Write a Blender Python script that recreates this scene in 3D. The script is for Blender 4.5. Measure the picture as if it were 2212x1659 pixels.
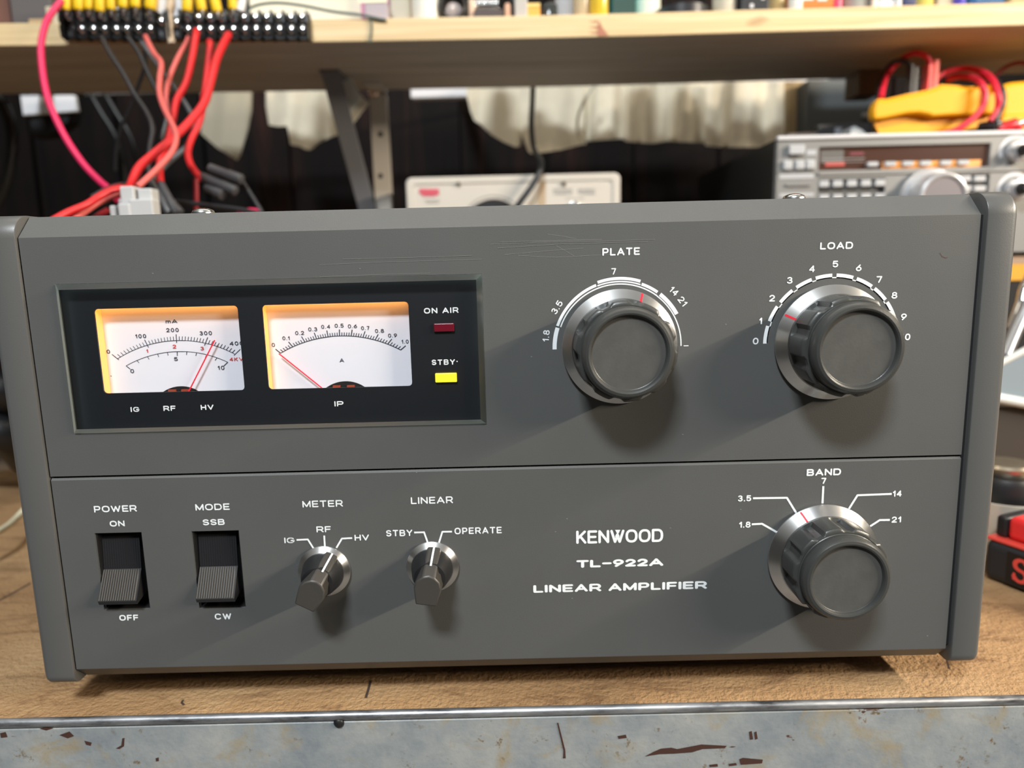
import bpy, bmesh, math, random
from math import sin, cos, pi, radians, sqrt, atan2, hypot
from mathutils import Vector, Matrix
random.seed(7)
for o in list(bpy.data.objects): bpy.data.objects.remove(o)
SC = bpy.context.scene
COL = SC.collection
MM = 0.001

# ------------------------------------------------------------------ camera
FPX, PX, PY = 1533.0, 1106.0, 829.5            # focal length and centre in pixels of the 2212 x 1659 frame
CAM = Vector((3.793, -275.84, 73.906))         # millimetres; x right, y into the scene, z up, panel face at y = 0
def cam_axes(p=0.164276, y=-0.001434, r=-0.024602):
    f = Vector((sin(y)*cos(p), cos(y)*cos(p), -sin(p)))
    rt = Vector((cos(y), -sin(y), 0)); up = rt.cross(f)
    return cos(r)*rt + sin(r)*up, -sin(r)*rt + cos(r)*up, f
C_R, C_U, C_F = cam_axes()
cd = bpy.data.cameras.new('camera'); cam = bpy.data.objects.new('camera', cd); COL.objects.link(cam)
cam.matrix_world = Matrix(((C_R.x, C_U.x, -C_F.x, CAM.x*MM), (C_R.y, C_U.y, -C_F.y, CAM.y*MM),
                           (C_R.z, C_U.z, -C_F.z, CAM.z*MM), (0, 0, 0, 1)))
cd.sensor_width = 36; cd.lens = 36*FPX/2212; cd.clip_start = 0.01; cd.clip_end = 50
cd.dof.use_dof = True; cd.dof.focus_distance = 0.276; cd.dof.aperture_fstop = cd.lens/3.6
SC.camera = cam

def ray(px, py):
    return C_F + C_R*((px-PX)/FPX) - C_U*((py-PY)/FPX)
def P(px, py, Y=0.0):                             # where the sight line of a pixel meets the upright plane y = Y
    d = ray(px, py); return CAM + d*((Y-CAM.y)/d.y)
def PZ(px, py, Z):                                # ... and a level plane z = Z
    d = ray(px, py); return CAM + d*((Z-CAM.z)/d.z)

# ------------------------------------------------------------------ light and exposure
SC.view_settings.view_transform = 'Standard'; SC.view_settings.look = 'None'
SC.view_settings.exposure = 0.0; SC.view_settings.gamma = 1.0; SC.view_settings.use_curve_mapping = False
W = bpy.data.worlds.new('room_air'); SC.world = W; W.use_nodes = True
bg = W.node_tree.nodes['Background']; bg.inputs[1].default_value = 1.0
_tc = W.node_tree.nodes.new('ShaderNodeTexCoord'); _sx = W.node_tree.nodes.new('ShaderNodeSeparateXYZ'); _rp = W.node_tree.nodes.new('ShaderNodeValToRGB')
_mr = W.node_tree.nodes.new('ShaderNodeMapRange'); _mr.inputs[1].default_value = -1; _mr.inputs[2].default_value = 1
for _a, _b in ((_tc.outputs['Generated'], _sx.inputs[0]), (_sx.outputs[2], _mr.inputs[0]), (_mr.outputs[0], _rp.inputs[0]), (_rp.outputs[0], bg.inputs[0])): W.node_tree.links.new(_a, _b)
_e = _rp.color_ramp.elements; _e[0].position = .60; _e[0].color = (.020, .018, .016, 1); _e[1].position = .92; _e[1].color = (.34, .33, .31, 1)   # dim room, pale ceiling
def area(name, loc, target, sx, sy, watts, col, spread=180):
    l = bpy.data.lights.new(name, 'AREA'); l.shape = 'RECTANGLE'; l.size = sx; l.size_y = sy
    l.energy = watts; l.color = col; l.spread = radians(spread)
    o = bpy.data.objects.new(name, l); COL.objects.link(o); o.location = loc
    o.rotation_euler = (Vector(target)-Vector(loc)).to_track_quat('-Z', 'Y').to_euler()
    return o
# cool ceiling tube above and behind the photographer, slightly to the left
area('ceiling_tube_light', (-0.30, -1.15, 1.36), (0, 0, 0), 0.36, 0.20, 36.0, (0.88, 0.95, 1.0))
# warm lamp far to the right, long in depth
_l = area('side_lamp_light', (1.15, -0.42, 0.50), (0, 0, 0.03), 0.80, 0.022, 30.0, (1.0, 0.87, 0.70))
_a = radians(22); _z = Vector((cos(_a), 0, sin(_a))); _x = Vector((0, 1, 0)); _y = _z.cross(_x)     # its tube runs straight back into the room
_l.rotation_euler = Matrix((_x, _y, _z)).transposed().to_euler()
# weak fill added above the shelf, no real lamp, aimed past its back edge
area('shelf_fill_light', (0.10, 0.26, 1.00), (0.05, 0.55, 0.2), 1.3, 0.12, 3.5, (1.0, 0.90, 0.74))

# ------------------------------------------------------------------ materials
def srgb(h):
    if isinstance(h, str):
        v = [int(h[i:i+2], 16)/255 for i in (0, 2, 4)]
        return tuple(c/12.92 if c <= .04045 else ((c+.055)/1.055)**2.4 for c in v)
    return h
def setin(n, **k):
    for a, b in k.items():
        a = a.replace('_', ' ')
        if a in n.inputs: n.inputs[a].default_value = b
MATS = {}
def mat(name, col, rough=0.5, metal=0.0, noise=0.0, nscale=40.0, bump=0.0, bscale=400.0, spec=0.5, trans=0.0,
        emit=None, estr=0.0, coat=0.0, stretch=(1, 1, 1), aniso=0.0, axis=None, alpha=1.0, sss=0.0):
    if name in MATS: return MATS[name]
    m = bpy.data.materials.new(name); m.use_nodes = True
    nt = m.node_tree; N = nt.nodes; b = N['Principled BSDF']; c = srgb(col)
    b.inputs['Base Color'].default_value = (*c, 1); b.inputs['Roughness'].default_value = rough
    b.inputs['Metallic'].default_value = metal; b.inputs['Specular IOR Level'].default_value = spec
    b.inputs['Transmission Weight'].default_value = trans; b.inputs['Coat Weight'].default_value = coat
    b.inputs['Alpha'].default_value = alpha
    if emit: b.inputs['Emission Color'].default_value = (*srgb(emit), 1); b.inputs['Emission Strength'].default_value = estr
    if aniso:
        b.inputs['Anisotropic'].default_value = aniso
        if axis:
            b.inputs['Anisotropic Rotation'].default_value = .25; t = N.new('ShaderNodeTangent'); t.direction_type = 'RADIAL'; t.axis = axis
            nt.links.new(t.outputs[0], b.inputs['Tangent'])
    if noise or bump:
        tc = N.new('ShaderNodeTexCoord'); mp = N.new('ShaderNodeMapping'); mp.inputs['Scale'].default_value = stretch
        nt.links.new(tc.outputs['Object'], mp.inputs[0])
    if noise:
        t = N.new('ShaderNodeTexNoise'); t.inputs['Scale'].default_value = nscale; t.inputs['Detail'].default_value = 6
        nt.links.new(mp.outputs[0], t.inputs['Vector'])
        r = N.new('ShaderNodeValToRGB')
        r.color_ramp.elements[0].position = .3; r.color_ramp.elements[1].position = .7
        r.color_ramp.elements[0].color = (*[x*(1-noise) for x in c], 1)
        r.color_ramp.elements[1].color = (*[min(1, x*(1+noise)) for x in c], 1)
        nt.links.new(t.outputs['Fac'], r.inputs[0]); nt.links.new(r.outputs[0], b.inputs['Base Color'])
    if bump:
        t2 = N.new('ShaderNodeTexNoise'); t2.inputs['Scale'].default_value = bscale; t2.inputs['Detail'].default_value = 3
        nt.links.new(mp.outputs[0], t2.inputs['Vector'])
        bp = N.new('ShaderNodeBump'); bp.inputs['Strength'].default_value = bump; bp.inputs['Distance'].default_value = 0.001
        nt.links.new(t2.outputs['Fac'], bp.inputs['Height']); nt.links.new(bp.outputs[0], b.inputs['Normal'])
    MATS[name] = m
    return m
def ramp(nt, stops, interp='LINEAR'):
    r = nt.nodes.new('ShaderNodeValToRGB'); cr = r.color_ramp; cr.interpolation = interp
    while len(cr.elements) < len(stops): cr.elements.new(0.5)
    for e, (p, c) in zip(cr.elements, stops): e.position = p; e.color = (*srgb(c), 1)
    return r
def noise_node(nt, vec, scale, detail=5, rough=.5, dist=0.0):
    t = nt.nodes.new('ShaderNodeTexNoise'); setin(t, Scale=scale, Detail=detail, Roughness=rough, Distortion=dist)
    nt.links.new(vec, t.inputs['Vector']); return t.outputs['Fac']
def mixc(nt, fac, a, b):
    m = nt.nodes.new('ShaderNodeMix'); m.data_type = 'RGBA'
    nt.links.new(fac, m.inputs[0])
    for s, v in ((6, a), (7, b)):
        if hasattr(v, 'is_linked'): nt.links.new(v, m.inputs[s])
        else: m.inputs[s].default_value = (*srgb(v), 1)
    return m.outputs[2]
def coords(nt, scale=(1, 1, 1)):
    tc = nt.nodes.new('ShaderNodeTexCoord'); mp = nt.nodes.new('ShaderNodeMapping'); mp.inputs['Scale'].default_value = scale
    nt.links.new(tc.outputs['Object'], mp.inputs[0]); return mp.outputs[0]
def bumpn(nt, h, strength, dist=0.001):
    bp = nt.nodes.new('ShaderNodeBump'); setin(bp, Strength=strength, Distance=dist)
    nt.links.new(h, bp.inputs['Height']); nt.links.new(bp.outputs[0], nt.nodes['Principled BSDF'].inputs['Normal'])

PANEL = mat('grey_panel_paint', (0.096, 0.097, 0.0945), rough=.46, noise=.03, nscale=30, bump=.06, bscale=2500)
RAIL = mat('grey_rail_paint', (0.099, 0.099, 0.096), rough=.38, bump=.04, bscale=2200)
COVER = mat('dark_cover_paint', (0.05, 0.05, 0.05), rough=.5)
INK = mat('white_print', (0.86, 0.89, 0.90), rough=.5)
ALU = mat('spun_aluminium', (0.88, 0.88, 0.87), rough=.34, metal=1, aniso=.75, axis='Y')
GRIP = mat('grey_knob_plastic', (0.050, 0.051, 0.048), rough=.34, bump=.03, bscale=1500)
CAPM = mat('grey_knob_face', (0.082, 0.080, 0.074), rough=.5, noise=.10, nscale=160, bump=.04, bscale=900)
REDL = mat('red_line_paint', (0.80, 0.015, 0.04), rough=.5)
BLK = mat('black_plastic', (0.012, 0.012, 0.013), rough=.42)
BLKM = mat('matt_black', (0.006, 0.006, 0.007), rough=.8)
RUB = mat('black_rubber', (0.02, 0.02, 0.02), rough=.7)
MASK = mat('black_window_mask', (0.006, 0.008, 0.011), rough=.5)
DIAL = mat('white_dial_card', (0.82, 0.83, 0.90), rough=.6)
DINK = mat('dial_grey_ink', (0.03, 0.04, 0.06), rough=.7)
DRED = mat('dial_red_ink', (0.62, 0.05, 0.05), rough=.7)
STEEL = mat('bright_steel', (0.65, 0.65, 0.64), rough=.25, metal=1)

# ------------------------------------------------------------------ mesh helper (all lengths in millimetres)
I4 = Matrix.Identity(4)
class MB:
    def __init__(s, M=None): s.v = []; s.f = []; s.mi = []; s.M = M or I4; s.cur = 0
    def add(s, vs, fs):
        n = len(s.v); s.v += [s.M @ Vector(p) for p in vs]
        s.f += [tuple(i+n for i in f) for f in fs]; s.mi += [s.cur]*len(fs)
        return s
    def box(s, x0, x1, y0, y1, z0, z1):
        return s.add([(x0, y0, z0), (x1, y0, z0), (x1, y1, z0), (x0, y1, z0), (x0, y0, z1), (x1, y0, z1), (x1, y1, z1), (x0, y1, z1)],
                     [(0, 3, 2, 1), (4, 5, 6, 7), (0, 1, 5, 4), (1, 2, 6, 5), (2, 3, 7, 6), (3, 0, 4, 7)])
    def loops(s, rings, cap0=True, cap1=True, closed=True):    # rings: equal-length lists of points, joined in order
        n = len(rings[0]); vs = [p for r in rings for p in r]; fs = []
        for k in range(len(rings)-1):
            for i in range(n if closed else n-1):
                j = (i+1) % n; fs.append((k*n+i, k*n+j, (k+1)*n+j, (k+1)*n+i))
        if cap0: fs.append(tuple(range(n-1, -1, -1)))
        if cap1: fs.append(tuple((len(rings)-1)*n+i for i in range(n)))
        return s.add(vs, fs)
    def lathe(s, prof, n=48, cx=0, cy=0, rf=None, cap0=True, cap1=True):   # round the local z axis, profile of (r, h)
        rings = []
        for r, h in prof:
            rings.append([(cx+(rf(r, h, 2*pi*i/n) if rf else r)*cos(2*pi*i/n), cy+(rf(r, h, 2*pi*i/n) if rf else r)*sin(2*pi*i/n), h) for i in range(n)])
        return s.loops(rings, cap0, cap1)
    def tube(s, pts, r, n=12, caps=True):
        pts = [Vector(p) for p in pts]; rings = []; prev = None
        for i, p in enumerate(pts):
            t = (pts[min(i+1, len(pts)-1)]-pts[max(i-1, 0)]).normalized()
            if prev is None:
                a = Vector((0, 0, 1)) if abs(t.z) < .9 else Vector((1, 0, 0)); u = t.cross(a).normalized()
            else: u = (prev - t*prev.dot(t)).normalized()
            prev = u; w = t.cross(u); rr = r(i/(len(pts)-1)) if callable(r) else r
            rings.append([p + (u*cos(2*pi*k/n)+w*sin(2*pi*k/n))*rr for k in range(n)])
        return s.loops(rings, caps, caps)
    def prism(s, poly, a, b, axis='y'):                # polygon (u, v) pushed from a to b along an axis
        def q(u, v, w): return {'y': (u, w, v), 'x': (w, u, v), 'z': (u, v, w)}[axis]
        n = len(poly); vs = [q(u, v, a) for u, v in poly]+[q(u, v, b) for u, v in poly]
        return s.add(vs, [tuple(range(n)), tuple(range(2*n-1, n-1, -1))]+[(i, i+n, (i+1) % n+n, (i+1) % n) for i in range(n)])
    def poly_xz(s, pts, y): return s.add([(x, y, z) for x, z in pts], [tuple(range(len(pts)))])
    def plate(s, outer, holes, y0, y1):                # upright plate with holes of any outline, (x, z) points
        bm = bmesh.new(); es = []; loops = [outer]+holes; L = []
        for lp in loops:
            vs = [bm.verts.new((x, y0, z)) for x, z in lp]; L.append(len(lp))
            es += [bm.edges.new((vs[i], vs[(i+1) % len(vs)])) for i in range(len(vs))]
        bm.verts.index_update()
        bmesh.ops.triangle_fill(bm, use_beauty=True, edges=es)
        bm.verts.ensure_lookup_table(); bm.verts.index_update()
        V = [v.co.copy() for v in bm.verts]; F = []
        for f in bm.faces:
            ids = [v.index for v in f.verts]; f.normal_update()
            if f.normal.y > 0: ids.reverse()
            F.append(tuple(ids))
        n = len(V); bm.free()
        fs = F+[tuple(reversed([i+n for i in f])) for f in F]; k = 0
        for l in L:
            for i in range(l): a = k+i; b = k+(i+1) % l; fs.append((a, b, b+n, a+n))
            k += l
        return s.add([(p.x, y0, p.z) for p in V]+[(p.x, y1, p.z) for p in V], fs)
    def build(s, name, m, parent=None, origin=None, bevel=0.0, seg=2, smooth=None, fix=True, subd=0):
        org = Vector(origin) if origin is not None else (WO[parent.name] if parent else Vector((0, 0, 0)))
        me = bpy.data.meshes.new(name)
        me.from_pydata([(p-org)*MM for p in s.v], [], s.f)
        for x in (m if isinstance(m, list) else [m]): me.materials.append(x)
        if max(s.mi, default=0): me.polygons.foreach_set('material_index', s.mi)
        if fix:
            bm = bmesh.new(); bm.from_mesh(me); bmesh.ops.recalc_face_normals(bm, faces=bm.faces); bm.to_mesh(me); bm.free()
        if smooth:
            me.polygons.foreach_set('use_smooth', [True]*len(me.polygons)); me.set_sharp_from_angle(angle=radians(smooth))
        me.update()
        o = bpy.data.objects.new(name, me); COL.objects.link(o)
        if parent: o.parent = parent; o.location = (org-WO[parent.name])*MM
        else: o.location = org*MM
        WO[o.name] = org
        if bevel:
            b = o.modifiers.new('bevel', 'BEVEL'); b.width = bevel*MM; b.segments = seg; b.limit_method = 'ANGLE'; b.angle_limit = radians(35)
            b.harden_normals = False
        if subd: q = o.modifiers.new('sub', 'SUBSURF'); q.levels = subd; q.render_levels = subd
        return o
WO = {}
def tag(o, label, cat, group=None, kind=None):
    if label: o['label'] = label
    if cat: o['category'] = cat
    if group: o['group'] = group
    if kind: o['kind'] = kind
    return o
def lab(o, label): o['label'] = label; return o
def thing(name, loc, label, cat, group=None):
    o = bpy.data.objects.new(name, None); COL.objects.link(o); o.empty_display_size = .01
    o.location = Vector(loc)*MM; WO[o.name] = Vector(loc); return tag(o, label, cat, group)
def struct(o): o['kind'] = 'structure'; return o
def rrect(x0, x1, z0, z1, r, n=5):
    p = []
    for cx, cz, a in ((x1-r, z1-r, 0), (x0+r, z1-r, 90), (x0+r, z0+r, 180), (x1-r, z0+r, 270)):
        for i in range(n+1): t = radians(a+90*i/n); p.append((cx+r*cos(t), cz+r*sin(t)))
    return p
def spline(pts, n=8):                                # Catmull-Rom through the points
    pts = [Vector(p) for p in pts]; out = []
    for i in range(len(pts)-1):
        a, b, c, d = pts[max(i-1, 0)], pts[i], pts[i+1], pts[min(i+2, len(pts)-1)]
        for k in range(n):
            t = k/n; out.append(.5*((2*b)+(c-a)*t+(2*a-5*b+4*c-d)*t*t+(3*b-a-3*c+d)*t**3))
    return out+[pts[-1]]
def knobM(c): return Matrix(((1, 0, 0, c[0]), (0, 0, -1, c[1]), (0, 1, 0, c[2]), (0, 0, 0, 1)))   # local z points out of the panel

# ------------------------------------------------------------------ lettering: pen strokes on an upright plane
def arc(cx, cy, rx, ry, a0, a1, n=10, e=1.0):
    o = []
    for i in range(n+1):
        t = radians(a0+(a1-a0)*i/n); c, s = cos(t), sin(t)
        o.append((cx+rx*math.copysign(abs(c)**e, c), cy+ry*math.copysign(abs(s)**e, s)))
    return o
E_ = .82
G = {
 'A': (1.05, [[(0, 0), (.5, 1), (1, 0)], [(.19, .30), (.81, .30)]]),
 'B': (.92, [[(0, .52), (0, 1), (.66, 1)]+arc(.66, .76, .28, .24, 90, -90)+[(0, .52)], [(0, .52), (.70, .52)]+arc(.70, .26, .30, .26, 90, -90)+[(0, 0), (0, .52)]]),
 'C': (1.0, [arc(.5, .5, .5, .5, 38, 322, 22, E_)]),
 'D': (.98, [[(0, 0), (0, 1), (.5, 1)]+arc(.5, .5, .5, .5, 90, -90, 14, E_)+[(0, 0)]]),
 'E': (.80, [[(1, 1), (0, 1), (0, 0), (1, 0)], [(0, .5), (.9, .5)]]),
 'F': (.76, [[(1, 1), (0, 1), (0, 0)], [(0, .47), (.9, .47)]]),
 'G': (1.0, [arc(.5, .5, .5, .5, 40, 345, 22, E_)+[(1, .45), (.58, .45)]]),
 'H': (.90, [[(0, 0), (0, 1)], [(1, 0), (1, 1)], [(0, .5), (1, .5)]]),
 'I': (0, [[(0, 0), (0, 1)]]),
 'K': (.85, [[(0, 0), (0, 1)], [(.95, 1), (.05, .38)], [(.34, .60), (1, 0)]]),
 'L': (.72, [[(0, 1), (0, 0), (1, 0)]]),
 'M': (1.1, [[(0, 0), (0, 1), (.5, .05), (1, 1), (1, 0)]]),
 'N': (.92, [[(0, 0), (0, 1), (1, 0), (1, 1)]]),
 'O': (1.05, [arc(.5, .5, .5, .5, 0, 360, 26, E_)]),
 'P': (.84, [[(0, 0), (0, 1), (.68, 1)]+arc(.68, .70, .32, .30, 90, -90)+[(0, .40)]]),
 'R': (.92, [[(0, 0), (0, 1), (.68, 1)]+arc(.68, .71, .30, .29, 90, -90)+[(0, .42)], [(.60, .42), (1, 0)]]),
 'S': (.85, [arc(.5, .75, .48, .25, 25, 270, 14)+arc(.5, .25, .5, .25, 90, -155, 14)]),
 'T': (.88, [[(0, 1), (1, 1)], [(.5, 1), (.5, 0)]]),
 'V': (1.0, [[(0, 1), (.5, 0), (1, 1)]]),
 'W': (1.35, [[(0, 1), (.25, 0), (.5, .92), (.75, 0), (1, 1)]]),
 'Y': (.95, [[(0, 1), (.5, .45), (1, 1)], [(.5, .45), (.5, 0)]]),
 'm': (.95, [[(0, 0), (0, .66)], arc(.25, .42, .25, .24, 180, 0, 8)+[(.5, 0)], arc(.75, .42, .25, .24, 180, 0, 8)+[(1, 0)]]),
 '0': (.72, [arc(.5, .5, .5, .5, 0, 360, 22, .9)]),
 '1': (.30, [[(0, .72), (1, 1), (1, 0)]]),
 '2': (.72, [arc(.5, .70, .48, .30, 165, -25, 12)+[(0, 0), (1, 0)]]),
 '3': (.72, [arc(.48, .76, .44, .24, 150, -90, 12), arc(.5, .26, .5, .26, 90, -155, 12)]),
 '4': (.80, [[(.78, 0), (.78, 1), (0, .28), (1, .28)]]),
 '5': (.74, [[(.92, 1), (.12, 1), (.04, .52)]+arc(.5, .32, .5, .32, 130, -150, 14)]),
 '6': (.74, [[(.78, 1), (.12, .48)]+arc(.5, .31, .5, .31, 165, -195, 18)]),
 '7': (.70, [[(0, 1), (1, 1), (.42, 0)]]),
 '8': (.74, [arc(.5, .76, .42, .24, 0, 360, 16), arc(.5, .26, .5, .26, 0, 360, 18)]),
 '9': (.74, [[(.22, 0), (.88, .52)]+arc(.5, .69, .5, .31, -15, 345, 18)]),
 '.': (0, [[(0, 0), (0, .02)]]), '-': (.62, [[(0, .5), (1, .5)]]), ' ': (.45, []),
 'w': (1.28, [[(0, 1), (.30, 0), (.47, .47)], [(.53, .47), (.70, 0), (1, 1)], [(.42, .50), (.5, .68), (.58, .50)]]),
}
_lift = [0]
def stroke(mb, pts, w, y, wy=None, capr=True):
    """flat ribbon through (x, z) points, w wide (wy: width of level strokes)"""
    wy = wy or w
    P2 = [Vector(p) for p in pts]; P2 = [p for i, p in enumerate(P2) if i == 0 or (p-P2[i-1]).length > 1e-6]
    def off(d): return Vector((-d.y*w/2, d.x*wy/2))
    for a, b in zip(P2, P2[1:]):
        d = (b-a).normalized(); n = off(d); _lift[0] = (_lift[0]+1) % 24; yy = y-.004*_lift[0]
        mb.add([(q.x, yy, q.y) for q in (a-n, b-n, b+n, a+n)], [(0, 1, 2, 3)])
    closed = (P2[0]-P2[-1]).length < 1e-5
    for i, p in enumerate(P2):
        if not capr and not closed and i in (0, len(P2)-1): continue
        _lift[0] = (_lift[0]+1) % 24; yy = y-.004*_lift[0]
        mb.add([(p.x+w/2*cos(2*pi*k/10), yy, p.y+wy/2*sin(2*pi*k/10)) for k in range(10)], [tuple(range(10))])
def text(mb, s, cx, cy, wpx, hpx, Y, pen, gap=.19, rot=0.0, dy=-.08, penz=None):
    """centred at a pixel of the plane y = Y; wpx, hpx and pen in pixels"""
    c = P(cx, cy, Y); k = (P(cx+10, cy, Y)-P(cx-10, cy, Y)).length/20; kv = (P(cx, cy-10, Y)-P(cx, cy+10, Y)).length/20
    w, h = wpx*k, hpx*kv; pw = pen*k*1.12; ph = (penz or pen)*k*1.08
    base = sum(G[ch][0] for ch in s); free = w - pw*len([ch for ch in s if ch != ' ']) - gap*h*(len(s)-1)
    q = free/base if base else 0
    x = -w/2 + (pw/2); ca, sa = cos(radians(rot)), sin(radians(rot))
    if not base: x = -gap*h*(len(s)-1)/2
    for ch in s:
        gw = G[ch][0]*q
        for st in G[ch][1]:
            pts = []
            for u, v in st:
                lx, lz = x+u*gw, -h/2+ph/2+v*(h-ph)
                pts.append((c.x+lx*ca-lz*sa, c.z+lx*sa+lz*ca))
            stroke(mb, pts, pw, Y+dy, ph)
        x += gw + gap*h + (pw if ch != ' ' else 0)
def lines(mb, pts, pen, Y, dy=-.08):
    k = (P(pts[0][0]+10, pts[0][1], Y)-P(pts[0][0]-10, pts[0][1], Y)).length/20
    stroke(mb, [(P(a, b, Y).x, P(a, b, Y).z) for a, b in pts], pen*k, Y+dy, capr=False)
def crop(ox, oy, s): return lambda x, y: (ox+x/s, oy+y/s)

# ------------------------------------------------------------------ room shell
BZ = -110.0                                           # bench surface
def wood_panel_mat():
    m = bpy.data.materials.new('dark_wood_panelling'); m.use_nodes = True; nt = m.node_tree
    v = coords(nt, (9, 9, .8)); f = noise_node(nt, v, 3.0, 6, .6, .5)
    r = ramp(nt, [(.35, (.0015, .001, .001)), (.55, (.006, .003, .0025)), (.74, (.034, .013, .009))])
    nt.links.new(f, r.inputs[0]); b = nt.nodes['Principled BSDF']; nt.links.new(r.outputs[0], b.inputs['Base Color']); setin(b, Roughness=.7, Specular_IOR_Level=.15)
    return m
mb = MB()
x = -1500
while x < 1500:                                       # boards with grooves between them
    mb.box(x+3, x+117, 760, 775, -940, 1500); x += 120
mb.box(-1500, 1500, 770, 790, -940, 1500)
struct(mb.build('wall_back', wood_panel_mat()))
struct(MB().box(-1500, 1500, -2000, 790, -960, -940).build('floor', mat('concrete_floor', (.16, .15, .14), rough=.8, noise=.15, nscale=3)))

# ------------------------------------------------------------------ workbench
def hardboard_mat():
    m = bpy.data.materials.new('brown_hardboard'); m.use_nodes = True; nt = m.node_tree; b = nt.nodes['Principled BSDF']
    v = coords(nt); big = noise_node(nt, v, 9, 5, .6); fine = noise_node(nt, v, 420, 3, .6); st = noise_node(nt, coords(nt, (1, 3, 1)), 26, 6, .7, 1.0)
    r = ramp(nt, [(.3, (.27, .15, .066)), (.5, (.38, .225, .105)), (.72, (.49, .32, .165))]); nt.links.new(big, r.inputs[0])
    r2 = ramp(nt, [(.34, (.25, .16, .10)), (.50, (1, 1, 1))]); nt.links.new(st, r2.inputs[0])
    mm = nt.nodes.new('ShaderNodeMix'); mm.data_type = 'RGBA'; mm.blend_type = 'MULTIPLY'; mm.inputs[0].default_value = .55
    nt.links.new(r.outputs[0], mm.inputs[6]); nt.links.new(r2.outputs[0], mm.inputs[7])
    nt.links.new(mm.outputs[2], b.inputs['Base Color']); setin(b, Roughness=.66); bumpn(nt, fine, .9, .0016)
    return m
def rusty_paint_mat():
    m = bpy.data.materials.new('grey_paint_with_rust'); m.use_nodes = True; nt = m.node_tree; b = nt.nodes['Principled BSDF']
    v = coords(nt)
    r = ramp(nt, [(.3, (.17, .20, .23)), (.5, (.28, .30, .305)), (.7, (.39, .39, .37))]); nt.links.new(noise_node(nt, v, 19, 6, .7), r.inputs[0])
    stain = ramp(nt, [(.55, (0, 0, 0)), (.72, (1, 1, 1))]); nt.links.new(noise_node(nt, v, 40, 6, .65, .6), stain.inputs[0])
    c1 = mixc(nt, stain.outputs[0], r.outputs[0], (.33, .26, .15))
    chip = ramp(nt, [(.665, (0, 0, 0)), (.685, (1, 1, 1))]); nt.links.new(noise_node(nt, coords(nt, (.6, 1, 1.3)), 60, 5, .6, .3), chip.inputs[0])
    c2 = mixc(nt, chip.outputs[0], c1, (.085, .035, .02))
    fl = ramp(nt, [(.60, (0, 0, 0)), (.68, (1, 1, 1))]); nt.links.new(noise_node(nt, v, 230, 4, .7), fl.inputs[0])
    pt = ramp(nt, [(.45, (0, 0, 0)), (.60, (1, 1, 1))]); nt.links.new(noise_node(nt, v, 24, 4, .6), pt.inputs[0])
    mu = nt.nodes.new('ShaderNodeMath'); mu.operation = 'MULTIPLY'; nt.links.new(fl.outputs[0], mu.inputs[0]); nt.links.new(pt.outputs[0], mu.inputs[1])
    c3 = mixc(nt, mu.outputs[0], c2, (.17, .115, .055))
    nt.links.new(c3, b.inputs['Base Color']); setin(b, Roughness=.45); bumpn(nt, noise_node(nt, v, 180, 4, .6), .25)
    return m
e0, e1 = PZ(0, 1551, BZ), PZ(2212, 1500, BZ)          # front edge of the bench top, a hair out of square with the amplifier
def edge_y(x): return e0.y+(e1.y-e0.y)*(x-e0.x)/(e1.x-e0.x)
bench = thing('workbench', (0, edge_y(0), BZ), 'workbench with worn brown hardboard top and rusty grey steel front', 'workbench')
XL, XR = -900, 900
MB().add([(XL, edge_y(XL), z) for z in (BZ-4, BZ)]+[(XR, edge_y(XR), z) for z in (BZ-4, BZ)]+[(XL, 745, z) for z in (BZ-4, BZ)]+[(XR, 745, z) for z in (BZ-4, BZ)],
         [(0, 1, 3, 2), (4, 6, 7, 5), (0, 4, 5, 1), (2, 3, 7, 6), (1, 5, 7, 3), (0, 2, 6, 4)]).build('bench_top', hardboard_mat(), bench)
def bead_mat():
    m = bpy.data.materials.new('worn_metal_bead'); m.use_nodes = True; nt = m.node_tree; b = nt.nodes['Principled BSDF']
    r = ramp(nt, [(.35, (.10, .10, .11)), (.5, (.42, .43, .45)), (.68, (.75, .76, .78))]); nt.links.new(noise_node(nt, coords(nt, (1, 5, 5)), 22, 6, .7), r.inputs[0])
    nt.links.new(r.outputs[0], b.inputs['Base Color']); setin(b, Metallic=.8, Roughness=.35)
    return m
MB().tube([(x, edge_y(x)-1.6, BZ-1.3) for x in range(XL, XR+1, 100)], 1.9, 14).build('edge_bead', bead_mat(), bench, smooth=50)
mb = MB(); mb.loops([[(x, edge_y(x)+a, BZ+c) for a, c in ((-2.3, -4.2), (-1.2, -3.2), (6, -3.4), (6, -120), (-2.3, -120))] for x in (XL, XR)])
rail = mb.build('front_rail', rusty_paint_mat(), bench)
mb = MB()                                             # rust gouges and a black blob where the photograph shows them on the front rail
RUSTG = mat('bare_rust', (.055, .02, .012), rough=.85)
def blot(mb, pts, y): mb = MB(); mb.poly_xz([(P(a, b, y).x, P(a, b, y).z) for a, b in pts], y); mb.build('rust_gouge', RUSTG, rail, fix=False)
yf = edge_y(130)-2.42
blot(mb, [(1393, 1634), (1412, 1624), (1428, 1617), (1450, 1615), (1463, 1618), (1500, 1611), (1515, 1608), (1570, 1611), (1566, 1616), (1518, 1618), (1495, 1625), (1455, 1628), (1425, 1629)], yf)
blot(mb, [(1597, 1640), (1605, 1637), (1648, 1641), (1646, 1649), (1600, 1652)], yf)
blot(mb, [(1618, 1581), (1624, 1579), (1627, 1597), (1620, 1598)], yf); blot(mb, [(1629, 1582), (1634, 1580), (1637, 1596), (1631, 1598)], yf)
blot(mb, [(1334, 1590), (1352, 1587), (1354, 1594), (1336, 1596)], yf); blot(mb, [(1203, 1562), (1206, 1561), (1221, 1620), (1222, 1638), (1216, 1638), (1217, 1622)], yf)
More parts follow.
